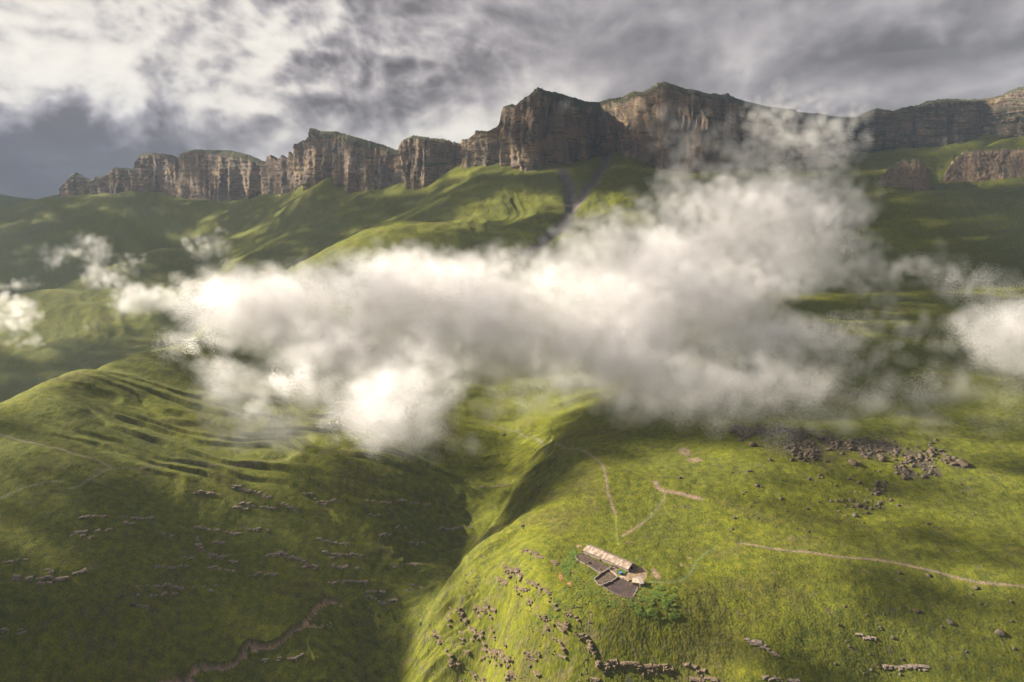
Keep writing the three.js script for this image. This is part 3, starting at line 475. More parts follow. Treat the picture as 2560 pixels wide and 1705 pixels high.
const bigRocks = [0, 1, 2, 3].map((i) => rockGeo(3, 500 + i * 7, 0.8, GREY, TAN)), midRocks = [0, 1, 2, 3, 4, 5].map((i) => rockGeo(2, 700 + i * 5, 0.78, GREY, i % 2 ? TAN : PALE)), smallRock = rockGeo(1, 905, 0.75, GREY, PALE);
function slabGeo(sd, c0, c1) {                                               // a broken block of bedded rock
  const keep = seed; seed = sd; const g0 = new THREE.BoxGeometry(2, 2, 2, 4, 3, 2), p0 = g0.attributes.position, o = rr(0, 60);
  for (let i = 0; i < p0.count; i++) { const x = p0.getX(i), y = p0.getY(i), z = p0.getZ(i), step = Math.round(n2(x * 1.3 + o, 3) * 3) * 0.16 + Math.round(n2(y * 1.5 + o, x * 0.8) * 3) * 0.14; p0.setXYZ(i, x + n3(x + o, y * 2, z) * 0.5, y * (1 + n2(x * 0.9 + o, z) * 0.7) + n3(x * 2, y, z + o) * 0.22, z + step * (z > 0 ? 1.6 : 0.5) + n3(x * 2, y + o, z * 2) * 0.3); }
  const g = g0.toNonIndexed(), p = g.attributes.position, col = new Float32Array(p.count * 3); g.computeVertexNormals();
  for (let i = 0; i < p.count; i += 3) { const t = clamp(0.5 + n3(p.getX(i) * 1.4 + o, p.getY(i) * 2.2, p.getZ(i)) * 1.3, 0, 1), s = 0.8 + 0.4 * rnd(); for (let k = 0; k < 3; k++) for (let c = 0; c < 3; c++) col[(i + k) * 3 + c] = lerp(c0[c], c1[c], t) * s; }
  g.setAttribute('color', new THREE.BufferAttribute(col, 3)); g.deleteAttribute('uv'); seed = keep; return g;
}
const slabs = [0, 1, 2, 3, 4].map((i) => slabGeo(300 + i * 3, [0.15, 0.122, 0.10], PINK)), warmSlabs = [0, 1, 2, 3, 4].map((i) => slabGeo(350 + i * 3, [0.095, 0.075, 0.052], [0.21, 0.155, 0.10]));
const counts = new Map();
const numbered = (n) => { const k = counts.get(n) ?? 0; counts.set(n, k + 1); return k ? n + '_' + String(k).padStart(3, '0') : n; };
function setRock(mesh, x, z, s, squash = 1, sink = 0.42) { mesh.position.set(x, landH(x, z) + s * (0.55 - sink) * squash * 0.8, z); mesh.scale.set(s * rr(0.8, 1.25), s * squash * rr(0.8, 1.2), s * rr(0.8, 1.2)); mesh.rotation.set(rr(-0.3, 0.3), rr(0, 6.28), rr(-0.3, 0.3)); }
function boulder(x, z, s, label, group, geo) { const m = new THREE.Mesh(geo ?? (s > 2.2 ? bigRocks : midRocks)[Math.floor(rnd() * (s > 2.2 ? 4 : 6))], rockMat); m.name = numbered('boulder'); m.userData = { label, category: 'boulder' }; if (group) m.userData.group = group; setRock(m, x, z, s); scene.add(m); return m; }

const zr = (X, Y) => [1780 + X / 3.68, 1020 + Y / 3.68];
// the named large boulders of the crag band: [X, Y in the enlarged view, half size m, label]
for (const [X, Y, s, label] of [
  [375, 350, 3.6, 'long tan boulder with an orange lower end, leftmost in the crag band'], [1005, 285, 2.9, 'rounded pale boulder standing on top of the crag band'], [1270, 315, 2.7, 'boulder with a pale orange face high in the crag band'],
  [1298, 510, 3.7, 'large upright boulder with a pale patch standing below the crag band'], [1080, 390, 2.4, 'dark mossy boulder on grass inside the crag band'], [1055, 490, 2.1, 'mossy boulder beside the bright grass strip under the crag band'], [1570, 480, 2.8, 'dark brown boulder low in the middle of the crag band'],
  [2300, 520, 5.2, 'huge dark brown boulder with a flat top at the far right of the crag band'], [2230, 525, 2.6, 'rounded boulder leaning against the huge dark boulder'], [530, 480, 2.2, 'dark green-grey boulder alone below the left part of the crag band'], [1265, 655, 1.9, 'upright pale boulder with a dark one beside it in the pasture'], [1355, 690, 1.8, 'orange-sided boulder among small stones in the pasture'],
  [415, 715, 1.7, 'pale rounded boulder touching a small dark one in the pasture'], [880, 930, 1.4, 'lone pale boulder in the olive pasture'], [1355, 900, 2.3, 'tall dark boulder by the bare orange soil'], [1530, 785, 2.0, 'dark mossy boulder in bright green grass'],
]) { const p = ground(...zr(X, Y)); boulder(p[0], p[2], s, label); }
for (const [u, v, s, label] of [[1260, 1088, 2.6, 'lone dark boulder at the edge of the mist above the gully'], [1700, 1195, 1.5, 'small brown boulder with a dark side alone on bright pasture'], [333, 1512, 2.2, 'pinkish boulder below the long rock ledges of the shaded slope'], [305, 1490, 1.7, 'pinkish boulder touching the lowest long ledge of the shaded slope'], [584, 1490, 1.2, 'small pale boulder on the shaded slope above the landslip'], [218, 1648, 1.2, 'small pale boulder on the brown grass at the lower left'], [2295, 1530, 2.1, 'pale upright boulder on the dim pasture below the track'], [2375, 1556, 1.7, 'dark round boulder on the dim pasture below the track'], [2322, 1440, 1.6, 'dark boulder just below the dirt track'], [2248, 1432, 1.3, 'small dark boulder below the bend of the dirt track'], [2500, 1583, 2.0, 'grey boulder at the dim right edge of the pasture'], [2440, 1470, 1.5, 'pale boulder beside the dirt track']]) { const p = ground(u, v); boulder(p[0], p[2], s, label); }
const heap = [];                                                          // every other stone of the band, largest kept as single boulders
for (const [X, Y, rx, ry, n, s] of [[230, 230, 40, 70, 16, 1.4], [200, 150, 40, 60, 10, 1], [300, 270, 40, 30, 10, 1.5], [450, 210, 120, 50, 60, 1.1], [600, 190, 70, 36, 30, 1.1], [740, 230, 60, 36, 34, 1.1], [830, 230, 70, 50, 56, 1.1], [860, 330, 80, 80, 80, 1.2], [740, 390, 45, 70, 40, 1.3], [900, 440, 100, 55, 66, 1.3], [1050, 260, 80, 50, 30, 1], [1150, 330, 80, 60, 44, 1], [1260, 330, 60, 50, 20, 1.2], [1430, 330, 80, 60, 44, 1], [1560, 330, 140, 70, 70, 0.8], [1500, 410, 90, 60, 44, 1.1], [1400, 430, 60, 50, 26, 1], [1690, 410, 60, 40, 26, 1.1], [1850, 490, 60, 60, 34, 1.2], [2000, 430, 110, 80, 66, 1.3], [1760, 580, 60, 50, 36, 1.2], [1980, 590, 70, 50, 30, 1.2], [2150, 470, 60, 40, 18, 1.2], [1300, 870, 160, 90, 40, 0.9], [1550, 730, 90, 50, 26, 1.0], [1580, 880, 80, 40, 20, 1], [950, 650, 90, 40, 18, 0.8], [300, 600, 90, 40, 14, 0.8]])
  for (let i = 0; i < n; i++) { const p = ground(...zr(X + gauss() * rx * 0.6, Y + gauss() * ry * 0.6)); heap.push([p[0], p[2], s * (0.4 + 1.5 * Math.pow(rnd(), 3) + 0.35 * rnd())]); }
for (let i = 0; i < 150; i++) { const p = ground(...zr(rr(150, 2500), rr(480, 1150))); heap.push([p[0], p[2], 0.4 + 0.9 * rnd() * rnd()]); }
for (let i = 0; i < 60; i++) { const p = ground(rr(2080, 2560), rr(1480, 1700)); heap.push([p[0], p[2], 0.35 + 0.9 * rnd() * rnd()]); }
heap.sort((a, b) => b[2] - a[2]);
heap.slice(0, 240).forEach(([x, z, s]) => { const [u, v] = pix(x, landH(x, z), z), low = v > 1430, band = v < 1185; boulder(x, z, s, band ? 'brown-grey boulder piled among others in the crag band on the slope' : low ? 'small boulder scattered on the dim pasture below the dirt track' : 'small boulder scattered on the olive pasture below the crag band', band ? 'boulders of the crag band' : low ? 'boulders below the dirt track' : 'boulders below the crag band'); });
function scatter(name, label, geo, mat, list, category, tint) {
  const m = new THREE.InstancedMesh(geo, mat, list.length), o = new THREE.Object3D(), c = new THREE.Color();
  list.forEach(([x, z, s, sq = 1, dy = 0], i) => { o.position.set(x, landH(x, z) + s * 0.12 + dy, z); o.scale.set(s * rr(0.8, 1.3), s * sq * rr(0.8, 1.2), s * rr(0.8, 1.3)); o.rotation.set(rr(-0.25, 0.25), rr(0, 6.28), rr(-0.25, 0.25)); o.updateMatrix(); m.setMatrixAt(i, o.matrix); if (tint) { tint(c, x, z); m.setColorAt(i, c); } });
  m.name = name; m.userData = { kind: 'stuff', label, category }; scene.add(m); return m;
}
{
  const rub = heap.slice(240).map(([x, z, s]) => [x, z, s]);
  for (let i = 0; i < 900; i++) { const [X, Y] = [rr(150, 2300), 330 + gauss() * 130]; const p = ground(...zr(X, Y)); if (fbm(p[0] / 14, p[2] / 14, 2) > -0.05) rub.push([p[0], p[2], rr(0.2, 0.55)]); }
  for (let i = 0; i < 1300; i++) { const p = ground(rr(1060, 1480), rr(1380, 1705)); if (fbm(p[0] / 16 + 5, p[2] / 16, 2) > 0.02) rub.push([p[0], p[2], rr(0.2, 0.6)]); }
  for (let i = 0; i < 1500; i++) { const p = ground(rr(60, 1120), rr(1220, 1600)); if (fbm(p[0] / 20 + 9, p[2] / 20, 2) > 0.1) rub.push([p[0], p[2], rr(0.15, 0.5)]); }
  for (let i = 0; i < 420; i++) { const p = ground(rr(1500, 2560), rr(1180, 1700)); rub.push([p[0], p[2], rr(0.15, 0.4)]); }
  for (let i = 0; i < 260; i++) { const p = ground(rr(1080, 1640), rr(425, 560), 1200); if (p[2] > -2900) rub.push([p[0], p[2], rr(0.8, 2.6)]); }
  scatter('rubble', 'small loose stones strewn over the slopes', smallRock, rockMat, rub, 'stones');
}

// ledges of bedded rock cropping out of the slopes: each a row of slabs
function ledge(px, tall, kind) {
  const pts = px.map(([u, v]) => ground(u, v)), warm = kind === 'spur';
  const g = new THREE.Group(); g.name = numbered('rock_ledge'); const [bx, by, bz] = pts[0]; g.position.set(bx, by, bz);
  g.userData = { label: warm ? (tall > 2 ? 'tall warm brown rock ledge breaking out of the sunlit spur' : 'low warm brown rock ledge breaking out of the sunlit spur') : kind === 'right' ? 'low rock ledge on the dim lower right slope' : (tall > 2 ? 'tall grey-pink rock outcrop on the shaded slope left of the gully' : 'thin grey-pink rock ledge on the shaded slope left of the gully'), category: 'rock ledge', group: warm ? 'rock ledges of the sunlit spur' : kind === 'right' ? 'rock ledges of the lower right slope' : 'rock ledges of the shaded slope' };
  for (let i = 0; i < pts.length - 1; i++) {
    const a = pts[i], b = pts[i + 1], L = Math.hypot(b[0] - a[0], b[2] - a[2]), dir = Math.atan2(-(b[2] - a[2]), b[0] - a[0]);
    for (let s = 0; s < L;) {
      const len = (1.6 + 6.5 * rnd() * rnd()) * (0.75 + tall * 0.12); s += len * rr(0.6, 0.95); if (rnd() < 0.1) { s += rr(0, 3); continue; }
      const rows = tall > 2 ? 3 : 2, t = clamp(s / L, 0, 1), way = n2(s / 8 + bx, bz) * 3.2, jx = gauss() * 0.4, jz = way + gauss() * 0.3;
      for (let r = 0; r < rows; r++) {
        if (r && rnd() < 0.45) continue;
        const x = lerp(a[0], b[0], t) + jx + r * rr(-1.2, 1.2), z = lerp(a[2], b[2], t) + jz + r * rr(0.7, 1.6), hgt = tall * rr(0.16, 0.4), m = new THREE.Mesh((warm ? warmSlabs : slabs)[Math.floor(rnd() * 5)], rockMat);
        m.name = 'rock_slab'; m.scale.set(len * rr(0.35, 0.6) * (r ? rr(0.3, 0.8) : 1), hgt, rr(0.6, 1.3)); m.rotation.set(rr(-0.1, 0.1), dir + rr(-0.22, 0.22), rr(-0.1, 0.1)); m.position.set(x - bx, landH(x, z) - hgt * rr(-0.1, 0.35) - by, z - bz); g.add(m);
      }
    }
  }
  if (g.children.length) scene.add(g);
}
for (const [tall, ...px] of [[1.6, [187, 1296], [261, 1290]], [1.4, [315, 1290], [370, 1296]], [3, [470, 1226], [525, 1233]], [1.2, [576, 1212], [674, 1239]], [1.5, [755, 1228], [810, 1255], [848, 1252]], [1.4, [886, 1247], [973, 1255]], [1.2, [989, 1252], [1068, 1261]], [1, [598, 1255], [682, 1269]], [1.3, [1090, 1318], [1136, 1320], [1187, 1315]], [1.2, [1196, 1217], [1272, 1212]], [1.4, [788, 1345], [870, 1361]], [2.4, [802, 1380], [902, 1391]], [1.3, [826, 1413], [891, 1418]], [2.2, [679, 1375], [730, 1392], [788, 1418]], [2.2, [500, 1375], [565, 1391]], [1.1, [484, 1315], [598, 1331]], [1.3, [516, 1418], [600, 1428], [688, 1437]], [1.3, [315, 1464], [420, 1462], [538, 1464]], [1.1, [337, 1486], [435, 1486]], [1, [380, 1413], [465, 1415]], [3, [27, 1443], [152, 1445]], [1.8, [0, 1405], [65, 1399]], [1.1, [1016, 1356], [1065, 1358]], [1.1, [815, 1451], [913, 1453]], [1, [913, 1475], [957, 1478]], [0.9, [908, 1494], [984, 1500]], [1.1, [973, 1413], [1043, 1413]], [1.2, [0, 1573], [54, 1576]], [1.6, [652, 1649], [700, 1645], [755, 1641]], [1.2, [700, 1255], [740, 1275]], [2.5, [490, 1340], [500, 1372]], [1.4, [395, 1330], [430, 1338]]]) ledge(px, tall, 'left');
for (const [tall, ...px] of [[1.5, [1308, 1374], [1346, 1391], [1394, 1410]], [2.6, [1254, 1414], [1302, 1439]], [1.4, [1241, 1449], [1267, 1458]], [1.4, [1286, 1471], [1330, 1496]], [1.3, [1314, 1452], [1349, 1468]], [1.1, [1362, 1471], [1384, 1500]], [2.4, [1184, 1516], [1235, 1525]], [2.4, [1136, 1528], [1155, 1541], [1203, 1592], [1241, 1630], [1273, 1656], [1273, 1694]], [1.3, [1106, 1541], [1126, 1560]], [2.6, [1298, 1643], [1343, 1637]], [1.6, [1330, 1675], [1345, 1690]], [1.8, [1407, 1560], [1445, 1582], [1474, 1611], [1489, 1640], [1493, 1662]], [2.6, [1493, 1662], [1528, 1665], [1579, 1668], [1668, 1672]], [1.5, [1381, 1586], [1413, 1611]], [1.4, [1413, 1541], [1458, 1554]], [1.8, [1477, 1691], [1502, 1703]], [2.2, [1681, 1646], [1751, 1672]], [2, [1693, 1681], [1751, 1694], [1800, 1700]], [1.2, [1150, 1590], [1170, 1640]], [1.2, [1110, 1620], [1130, 1660]], [1.2, [1180, 1660], [1215, 1700]], [1.0, [1085, 1580], [1100, 1610]]]) ledge(px, tall, 'spur');
for (const [tall, ...px] of [[1.2, [1851, 1598], [1890, 1606], [1938, 1636]], [1.5, [2128, 1576], [2182, 1595]], [1.6, [2204, 1668], [2307, 1663]], [1.0, [1260 + 640, 1690], [1990, 1700]]]) ledge(px, tall, 'right');
{
  const keep = seed; seed = 4242;
  for (let i = 0; i < 26; i++) { const u = rr(60, 1080), v = rr(1230, 1560); if (v > 1480 && u > 400) continue; ledge([[u, v], [u + rr(16, 50), v + rr(-3, 8)]], rr(0.7, 1.5), 'left'); }
  for (let i = 0; i < 14; i++) { const u = rr(1090, 1420), v = rr(1480, 1690); ledge([[u, v], [u + rr(10, 28), v + rr(6, 18)]], rr(0.8, 1.6), 'spur'); }
  seed = keep;
}
console.log('rocks done', counts.get('boulder'), counts.get('rock_ledge'));

// ------------------------------------------------------------------ the farm
const V3 = (a) => new THREE.Vector3(...a);
const plain = (r, g, b, rough = 0.9) => new THREE.MeshStandardMaterial({ color: new THREE.Color(r, g, b), roughness: rough });
function lumpy(w, h, d, amp, sx = 8, sy = 3, sz = 3, c0 = [0.30, 0.24, 0.19], c1 = [0.17, 0.14, 0.115]) {   // a rough stone block or wall standing on y = 0
  const g = new THREE.BoxGeometry(w, h, d, Math.max(1, sx), sy, sz).translate(0, h / 2, 0), p = g.attributes.position, o = rr(0, 50), col = new Float32Array(p.count * 3);
  for (let i = 0; i < p.count; i++) { const x = p.getX(i), y = p.getY(i), z = p.getZ(i); p.setXYZ(i, x + n3(x * 1.3 + o, y * 1.9, z * 1.3) * amp, y + n3(x * 0.9, y + o, z * 0.9) * amp * (y > 0.1 ? 1 : 0), z + n3(x * 1.3, y * 1.9, z * 1.3 + o) * amp); const t = clamp(0.5 + n3(x * 1.7 + o, y * 2.3, z * 1.7) * 1.2, 0, 1); for (let c = 0; c < 3; c++) col[i * 3 + c] = lerp(c0[c], c1[c], t); }
  g.setAttribute('color', new THREE.BufferAttribute(col, 3)); g.computeVertexNormals(); return g;
}
const stoneMat = new THREE.MeshStandardMaterial({ vertexColors: true, roughness: 0.95 }); stoneMat.name = 'drystone';
const part = (parent, name, geo, mat, label) => { const m = new THREE.Mesh(geo, mat); m.name = name; if (label) m.userData.label = label; parent.add(m); return m; };
function thing(name, label, category, p, turn = 0, group) { const g = new THREE.Group(); g.name = numbered(name); g.position.set(...p); g.rotation.y = turn; g.userData = { label, category }; if (group) g.userData.group = group; scene.add(g); return g; }
const farm = (X, Y) => { const p = ground(...zb(X, Y)); return p; };
{
  // barn: near wall runs from A to B
  const A = V3(farm(575, 462)), B = V3(farm(1405, 815)), L = Math.hypot(B.x - A.x, B.z - A.z), turn = Math.atan2(-(B.z - A.z), B.x - A.x), y0 = Math.min(A.y, B.y) - 0.2, WD = 7.6, HW = 2.3, HR = 4.1;
  const b = thing('stone_barn', 'long low stone barn with a patchwork roof of pale rusty sheets', 'barn', [A.x, y0, A.z], turn);
  // local axes: x along the barn, -z away from the yard
  const tilt = (B.y - A.y) / L;
  part(b, 'wall', lumpy(L, HW, 0.6, 0.16, 40, 4, 1).translate(L / 2, 0, -0.3), stoneMat, 'long yard-side wall of rough stone');
  part(b, 'wall', lumpy(L, HW, 0.6, 0.16, 40, 4, 1).translate(L / 2, 0, -WD + 0.3), stoneMat);
  for (const [x, door] of [[0.3, false], [L - 0.3, true]]) {
    const s = new THREE.Shape(); s.moveTo(-WD + 0.6, 0); s.lineTo(-0.6, 0); s.lineTo(-0.6, HW); s.lineTo(-WD / 2, HR - 0.15); s.lineTo(-WD + 0.6, HW);
    if (door) { const h = new THREE.Path(); h.moveTo(-4.9, 0.05); h.lineTo(-2.3, 0.05); h.lineTo(-2.3, 2.4); h.lineTo(-4.9, 2.4); s.holes.push(h); }
    const g = new THREE.ExtrudeGeometry(s, { depth: 0.5, bevelEnabled: false }); g.rotateY(-Math.PI / 2).translate(x + 0.25, 0, 0);
    const col = new Float32Array(g.attributes.position.count * 3).fill(0.15); g.setAttribute('color', new THREE.BufferAttribute(col, 3)); part(b, 'gable', g, stoneMat, door ? 'end gable with an open doorway' : undefined);
  }
  // roof sheets, two slopes, laid in four lengths that step a little
  const tones = [[0.27, 0.20, 0.15], [0.32, 0.25, 0.195], [0.23, 0.165, 0.11], [0.36, 0.295, 0.245], [0.20, 0.145, 0.105], [0.29, 0.21, 0.135]].map((c, i) => { const m = plain(...c, 0.75); m.name = 'roof_sheet_' + i; return m; });
  const n = 26, slopeLen = Math.hypot(WD / 2 + 0.5, HR - HW), ang = Math.atan2(HR - HW, WD / 2 + 0.5);
  const sheet = new THREE.BoxGeometry(L / n + 0.07, 0.07, slopeLen / 2 + 0.12, 6, 1, 1); { const p = sheet.attributes.position; for (let i = 0; i < p.count; i++) p.setY(i, p.getY(i) + Math.cos(p.getX(i) / (L / n) * 18.85) * 0.025); sheet.computeVertexNormals(); }
  const roof = new THREE.Group(); roof.name = 'roof'; b.add(roof);
  for (let i = 0; i < n; i++) {
    const sec = i < 10 ? 0 : i < 18 ? 1 : i < 23 ? 2 : 2.4, step = [0.28, 0.1, -0.08][Math.floor(sec)];
    for (const side of [0, 1]) for (let r = 0; r < 2; r++) {
      const t = (r + 0.5) / 2, z = side ? -WD - 0.5 + (WD / 2 + 0.5) * t : 0.5 - (WD / 2 + 0.5) * t, y = HW - 0.05 + (HR - HW) * t + step + (r ? 0.05 : 0) + rr(-0.03, 0.03);
      const m = part(roof, 'roof_sheet', sheet, tones[Math.floor(clamp(2.6 + n2(i * 0.37 + side * 9, r * 2.3 + side * 5) * 5 + rr(-1.1, 1.1), 0, 5.9))]); m.position.set((i + 0.5) * L / n, y, z); m.rotation.x = side ? -ang : ang; m.rotation.y = rr(-0.012, 0.012);
    }
  }
  part(roof, 'ridge_cap', new THREE.BoxGeometry(L, 0.1, 0.5).translate(L / 2, HR + 0.2, -WD / 2), tones[4]);
  // lean-to stonework and heaps along the yard wall
  for (const [X, Y, s] of [[880, 595, 1.1], [1160, 720, 1.4], [1200, 735, 1.1], [1110, 705, 1.0], [545, 425, 0.9]]) { const p = farm(X, Y); boulder(p[0], p[2], s * 0.8, 'pale heaped stone against the yard wall of the barn', 'stones heaped by the barn', midRocks[1]); }
}
function wallLine(name, label, px, h, w, group, pale) {
  const pts = px.map(([X, Y]) => farm(X, Y)), geos = [], o = pts[0];
  for (let i = 0; i < pts.length - 1; i++) {
    const a = pts[i], c = pts[i + 1], L = Math.hypot(c[0] - a[0], c[2] - a[2]), n = Math.max(1, Math.round(L / 0.8)), turn = Math.atan2(-(c[2] - a[2]), c[0] - a[0]);
    for (let k = 0; k < n; k++) { const t = (k + 0.5) / n, x = lerp(a[0], c[0], t), z = lerp(a[2], c[2], t); const g = lumpy(L / n + 0.25, h * rr(0.65, 1.15), w * rr(0.8, 1.2), 0.22, 2, 2, 2, pale ? [0.48, 0.37, 0.28] : [0.27, 0.215, 0.165], pale ? [0.33, 0.25, 0.19] : [0.15, 0.122, 0.10]); g.rotateY(turn + rr(-0.15, 0.15)).translate(x - o[0], landH(x, z) - 0.2 - o[1], z - o[2]); geos.push(g); }
  }
  const m = new THREE.Mesh(mergeGeometries(geos), stoneMat); m.name = numbered(name); m.position.set(...o); m.userData = { label, category: 'wall' }; if (group) m.userData.group = group; scene.add(m);
}
wallLine('drystone_wall', 'low drystone wall along the lower edge of the long yard', [[435, 520], [445, 560], [480, 600], [590, 660], [700, 720], [910, 840]], 0.7, 0.5);
wallLine('drystone_wall', 'drystone wall from the barn down between two yards', [[1085, 735], [1010, 785], [910, 840], [780, 945]], 1.1, 0.7);
wallLine('drystone_wall', 'short end wall of the small square yard', [[780, 945], [840, 1030], [905, 1075]], 0.7, 0.5);
wallLine('drystone_wall', 'straight drystone wall dividing the small square yard from the largest yard', [[1225, 905], [1080, 1000], [905, 1072]], 1.1, 0.75);
wallLine('drystone_wall', 'thick pale stone wall between the largest yard and the trodden ground', [[1240, 910], [1330, 940], [1415, 975]], 1.2, 1.2, undefined, true);
wallLine('drystone_wall', 'crumbling pale wall beside the garden patch', [[1050, 775], [1130, 822], [1200, 890]], 0.7, 0.6, undefined, true);
wallLine('drystone_wall', 'short wall at the rounded end of the largest yard', [[1500, 1265], [1545, 1180], [1575, 1110]], 0.8, 0.6);
// post and rail fence round the largest yard
{
  const px = [[920, 1080], [1020, 1150], [1130, 1218], [1240, 1262], [1340, 1292], [1440, 1306], [1500, 1268]], pts = px.map(([X, Y]) => farm(X, Y)), o = pts[0], wood = plain(0.30, 0.25, 0.19); wood.name = 'grey_timber';
  const f = thing('wooden_fence', 'weathered post and rail fence round the lower edge of the largest yard', 'fence', o);
  for (let i = 0; i < pts.length - 1; i++) {
    const a = pts[i], c = pts[i + 1], L = Math.hypot(c[0] - a[0], c[2] - a[2]), n = Math.max(2, Math.round(L / 2.4));
    for (let k = 0; k < n; k++) { const t = k / n, x = lerp(a[0], c[0], t), z = lerp(a[2], c[2], t), m = part(f, 'post', new THREE.CylinderGeometry(0.07, 0.09, 1.5, 6), wood); m.position.set(x - o[0], landH(x, z) + 0.55 - o[1], z - o[2]); m.rotation.set(rr(-0.1, 0.1), 0, rr(-0.1, 0.1)); }
    for (const y of [0.45, 0.95]) { const m = part(f, 'rail', new THREE.BoxGeometry(L, 0.08, 0.06), wood); m.position.set((a[0] + c[0]) / 2 - o[0], (a[1] + c[1]) / 2 + y - o[1], (a[2] + c[2]) / 2 - o[2]); m.rotation.set(0, Math.atan2(-(c[2] - a[2]), c[0] - a[0]), Math.atan2(c[1] - a[1], L), 'YXZ'); }
  }
}
// the two small sheds
function shed(X0, Y0, X1, Y1, depth, h, rise, label, roofC) {
  const a = farm(X0, Y0), c = farm(X1, Y1), L = Math.hypot(c[0] - a[0], c[2] - a[2]), turn = Math.atan2(-(c[2] - a[2]), c[0] - a[0]), s = thing('sheep_shed', label, 'shed', [a[0], Math.min(a[1], c[1]) - 0.15, a[2]], turn);
  for (const z of [-0.2, -depth + 0.2]) part(s, 'wall', lumpy(L, h, 0.4, 0.1, 6, 3, 1).translate(L / 2, 0, z), stoneMat);
  for (const x of [0.2, L - 0.2]) part(s, 'wall', lumpy(0.4, h, depth - 0.8, 0.08, 1, 3, 4).translate(x, 0, -depth / 2), stoneMat);
  const mats = roofC.map((q, i) => { const m = plain(...q, 0.7); m.name = 'shed_roof_' + i; return m; }), n = 4, ang = Math.atan2(rise, depth);
  for (let i = 0; i < n; i++) { const m = part(s, 'roof_sheet', new THREE.BoxGeometry(L / n + 0.1, 0.08, Math.hypot(depth, rise) + 0.5), mats[i % mats.length]); m.position.set((i + 0.5) * L / n, h + rise / 2 + 0.1 + (i % 2) * 0.04, -depth / 2); m.rotation.x = ang; }
  return s;
}
shed(1475, 1045, 1615, 1062, 3.6, 1.7, 0.5, 'small stone shed with a pale sheet roof beside the largest yard', [[0.46, 0.36, 0.28], [0.42, 0.33, 0.25], [0.5, 0.4, 0.32]]);
shed(1618, 1082, 1690, 1075, 5.2, 2.0, 0.9, 'narrow stone shed with a greyer roof and a dark end wall', [[0.36, 0.31, 0.27], [0.32, 0.28, 0.25]]);
// water tank, troughs, pale stones, garden
{
  const p = farm(1262, 848), t = thing('water_tank', 'small blue water tank beside the garden patch', 'tank', p, 0.5), blue = plain(0.06, 0.17, 0.42, 0.5), rim = plain(0.10, 0.22, 0.45, 0.5); blue.name = 'blue_plastic'; rim.name = 'blue_rim';
  part(t, 'body', new THREE.CylinderGeometry(0.95, 0.85, 1.2, 20).translate(0, 0.6, 0), blue); part(t, 'rim', new THREE.TorusGeometry(0.95, 0.07, 8, 24).rotateX(Math.PI / 2).translate(0, 1.2, 0), rim); part(t, 'lid', new THREE.CylinderGeometry(0.35, 0.35, 0.12, 14).translate(0, 1.24, 0), rim);
  for (const [X, Y] of [[960, 992], [1030, 972]]) { const q = farm(X, Y), w = plain(0.42, 0.34, 0.27), g = thing('feed_trough', 'long wooden feed trough in the small square yard', 'trough', q, 0.45, 'feed troughs of the small yard'); w.name = 'trough_wood'; part(g, 'tray', new THREE.BoxGeometry(2.6, 0.12, 0.5).translate(0, 0.35, 0), w); for (const z of [-0.25, 0.25]) part(g, 'side', new THREE.BoxGeometry(2.6, 0.28, 0.06).translate(0, 0.5, z), w); for (const x of [-1.1, 1.1]) part(g, 'leg', new THREE.BoxGeometry(0.1, 0.4, 0.5).translate(x, 0.18, 0), w); }
  for (const [X, Y, s, l] of [[890, 758, 0.55, 'white stone lying in the long muddy yard'], [665, 645, 1.0, 'low stone heap on the edge of the long muddy yard'], [695, 640, 0.7, 'low stone heap on the edge of the long muddy yard'], [1912, 1032, 0.6, 'white stone in the grass right of the sheds'], [1815, 1022, 0.5, 'grey stone in the grass right of the sheds'], [1590, 1110, 0.8, 'pale stone tumbled below the narrow shed'], [1615, 1130, 0.7, 'pale stone tumbled below the narrow shed'], [1585, 1140, 0.6, 'pale stone tumbled below the narrow shed']]) { const q = farm(X, Y); boulder(q[0], q[2], s, l, l.includes('heap') ? 'stones of the yard heap' : l.includes('tumbled') ? 'stones below the narrow shed' : undefined, midRocks[3]); }
}

// ------------------------------------------------------------------ plants
function clumpGeo(n, sd, spread, tall) {
  const keep = seed; seed = sd; const p = [], c = [];
  for (let i = 0; i < n; i++) {
    const a = rr(0, 6.28), r = Math.sqrt(rnd()) * spread, x = Math.cos(a) * r, z = Math.sin(a) * r, y = tall * (0.25 + 0.75 * rnd()) * (1 - 0.5 * r / spread), l = rr(0.16, 0.34), w = l * 0.5, t = rr(0, 6.28), d = rr(-0.6, 0.5), ux = Math.cos(t), uz = Math.sin(t);
    p.push(x - uz * w, y, z + ux * w, x + uz * w, y, z - ux * w, x + ux * l * 1.4, y + d * l, z + uz * l * 1.4); const k = rr(0.75, 1.25); for (let q = 0; q < 3; q++) c.push(k, k, k);
  }
  seed = keep; const g = new THREE.BufferGeometry(); g.setAttribute('position', new THREE.Float32BufferAttribute(p, 3)); g.setAttribute('color', new THREE.Float32BufferAttribute(c, 3)); g.computeVertexNormals(); return g;
}
const leafMat = new THREE.MeshStandardMaterial({ color: 0xffffff, vertexColors: true, roughness: 0.9, side: THREE.DoubleSide }); leafMat.name = 'green_leaves';
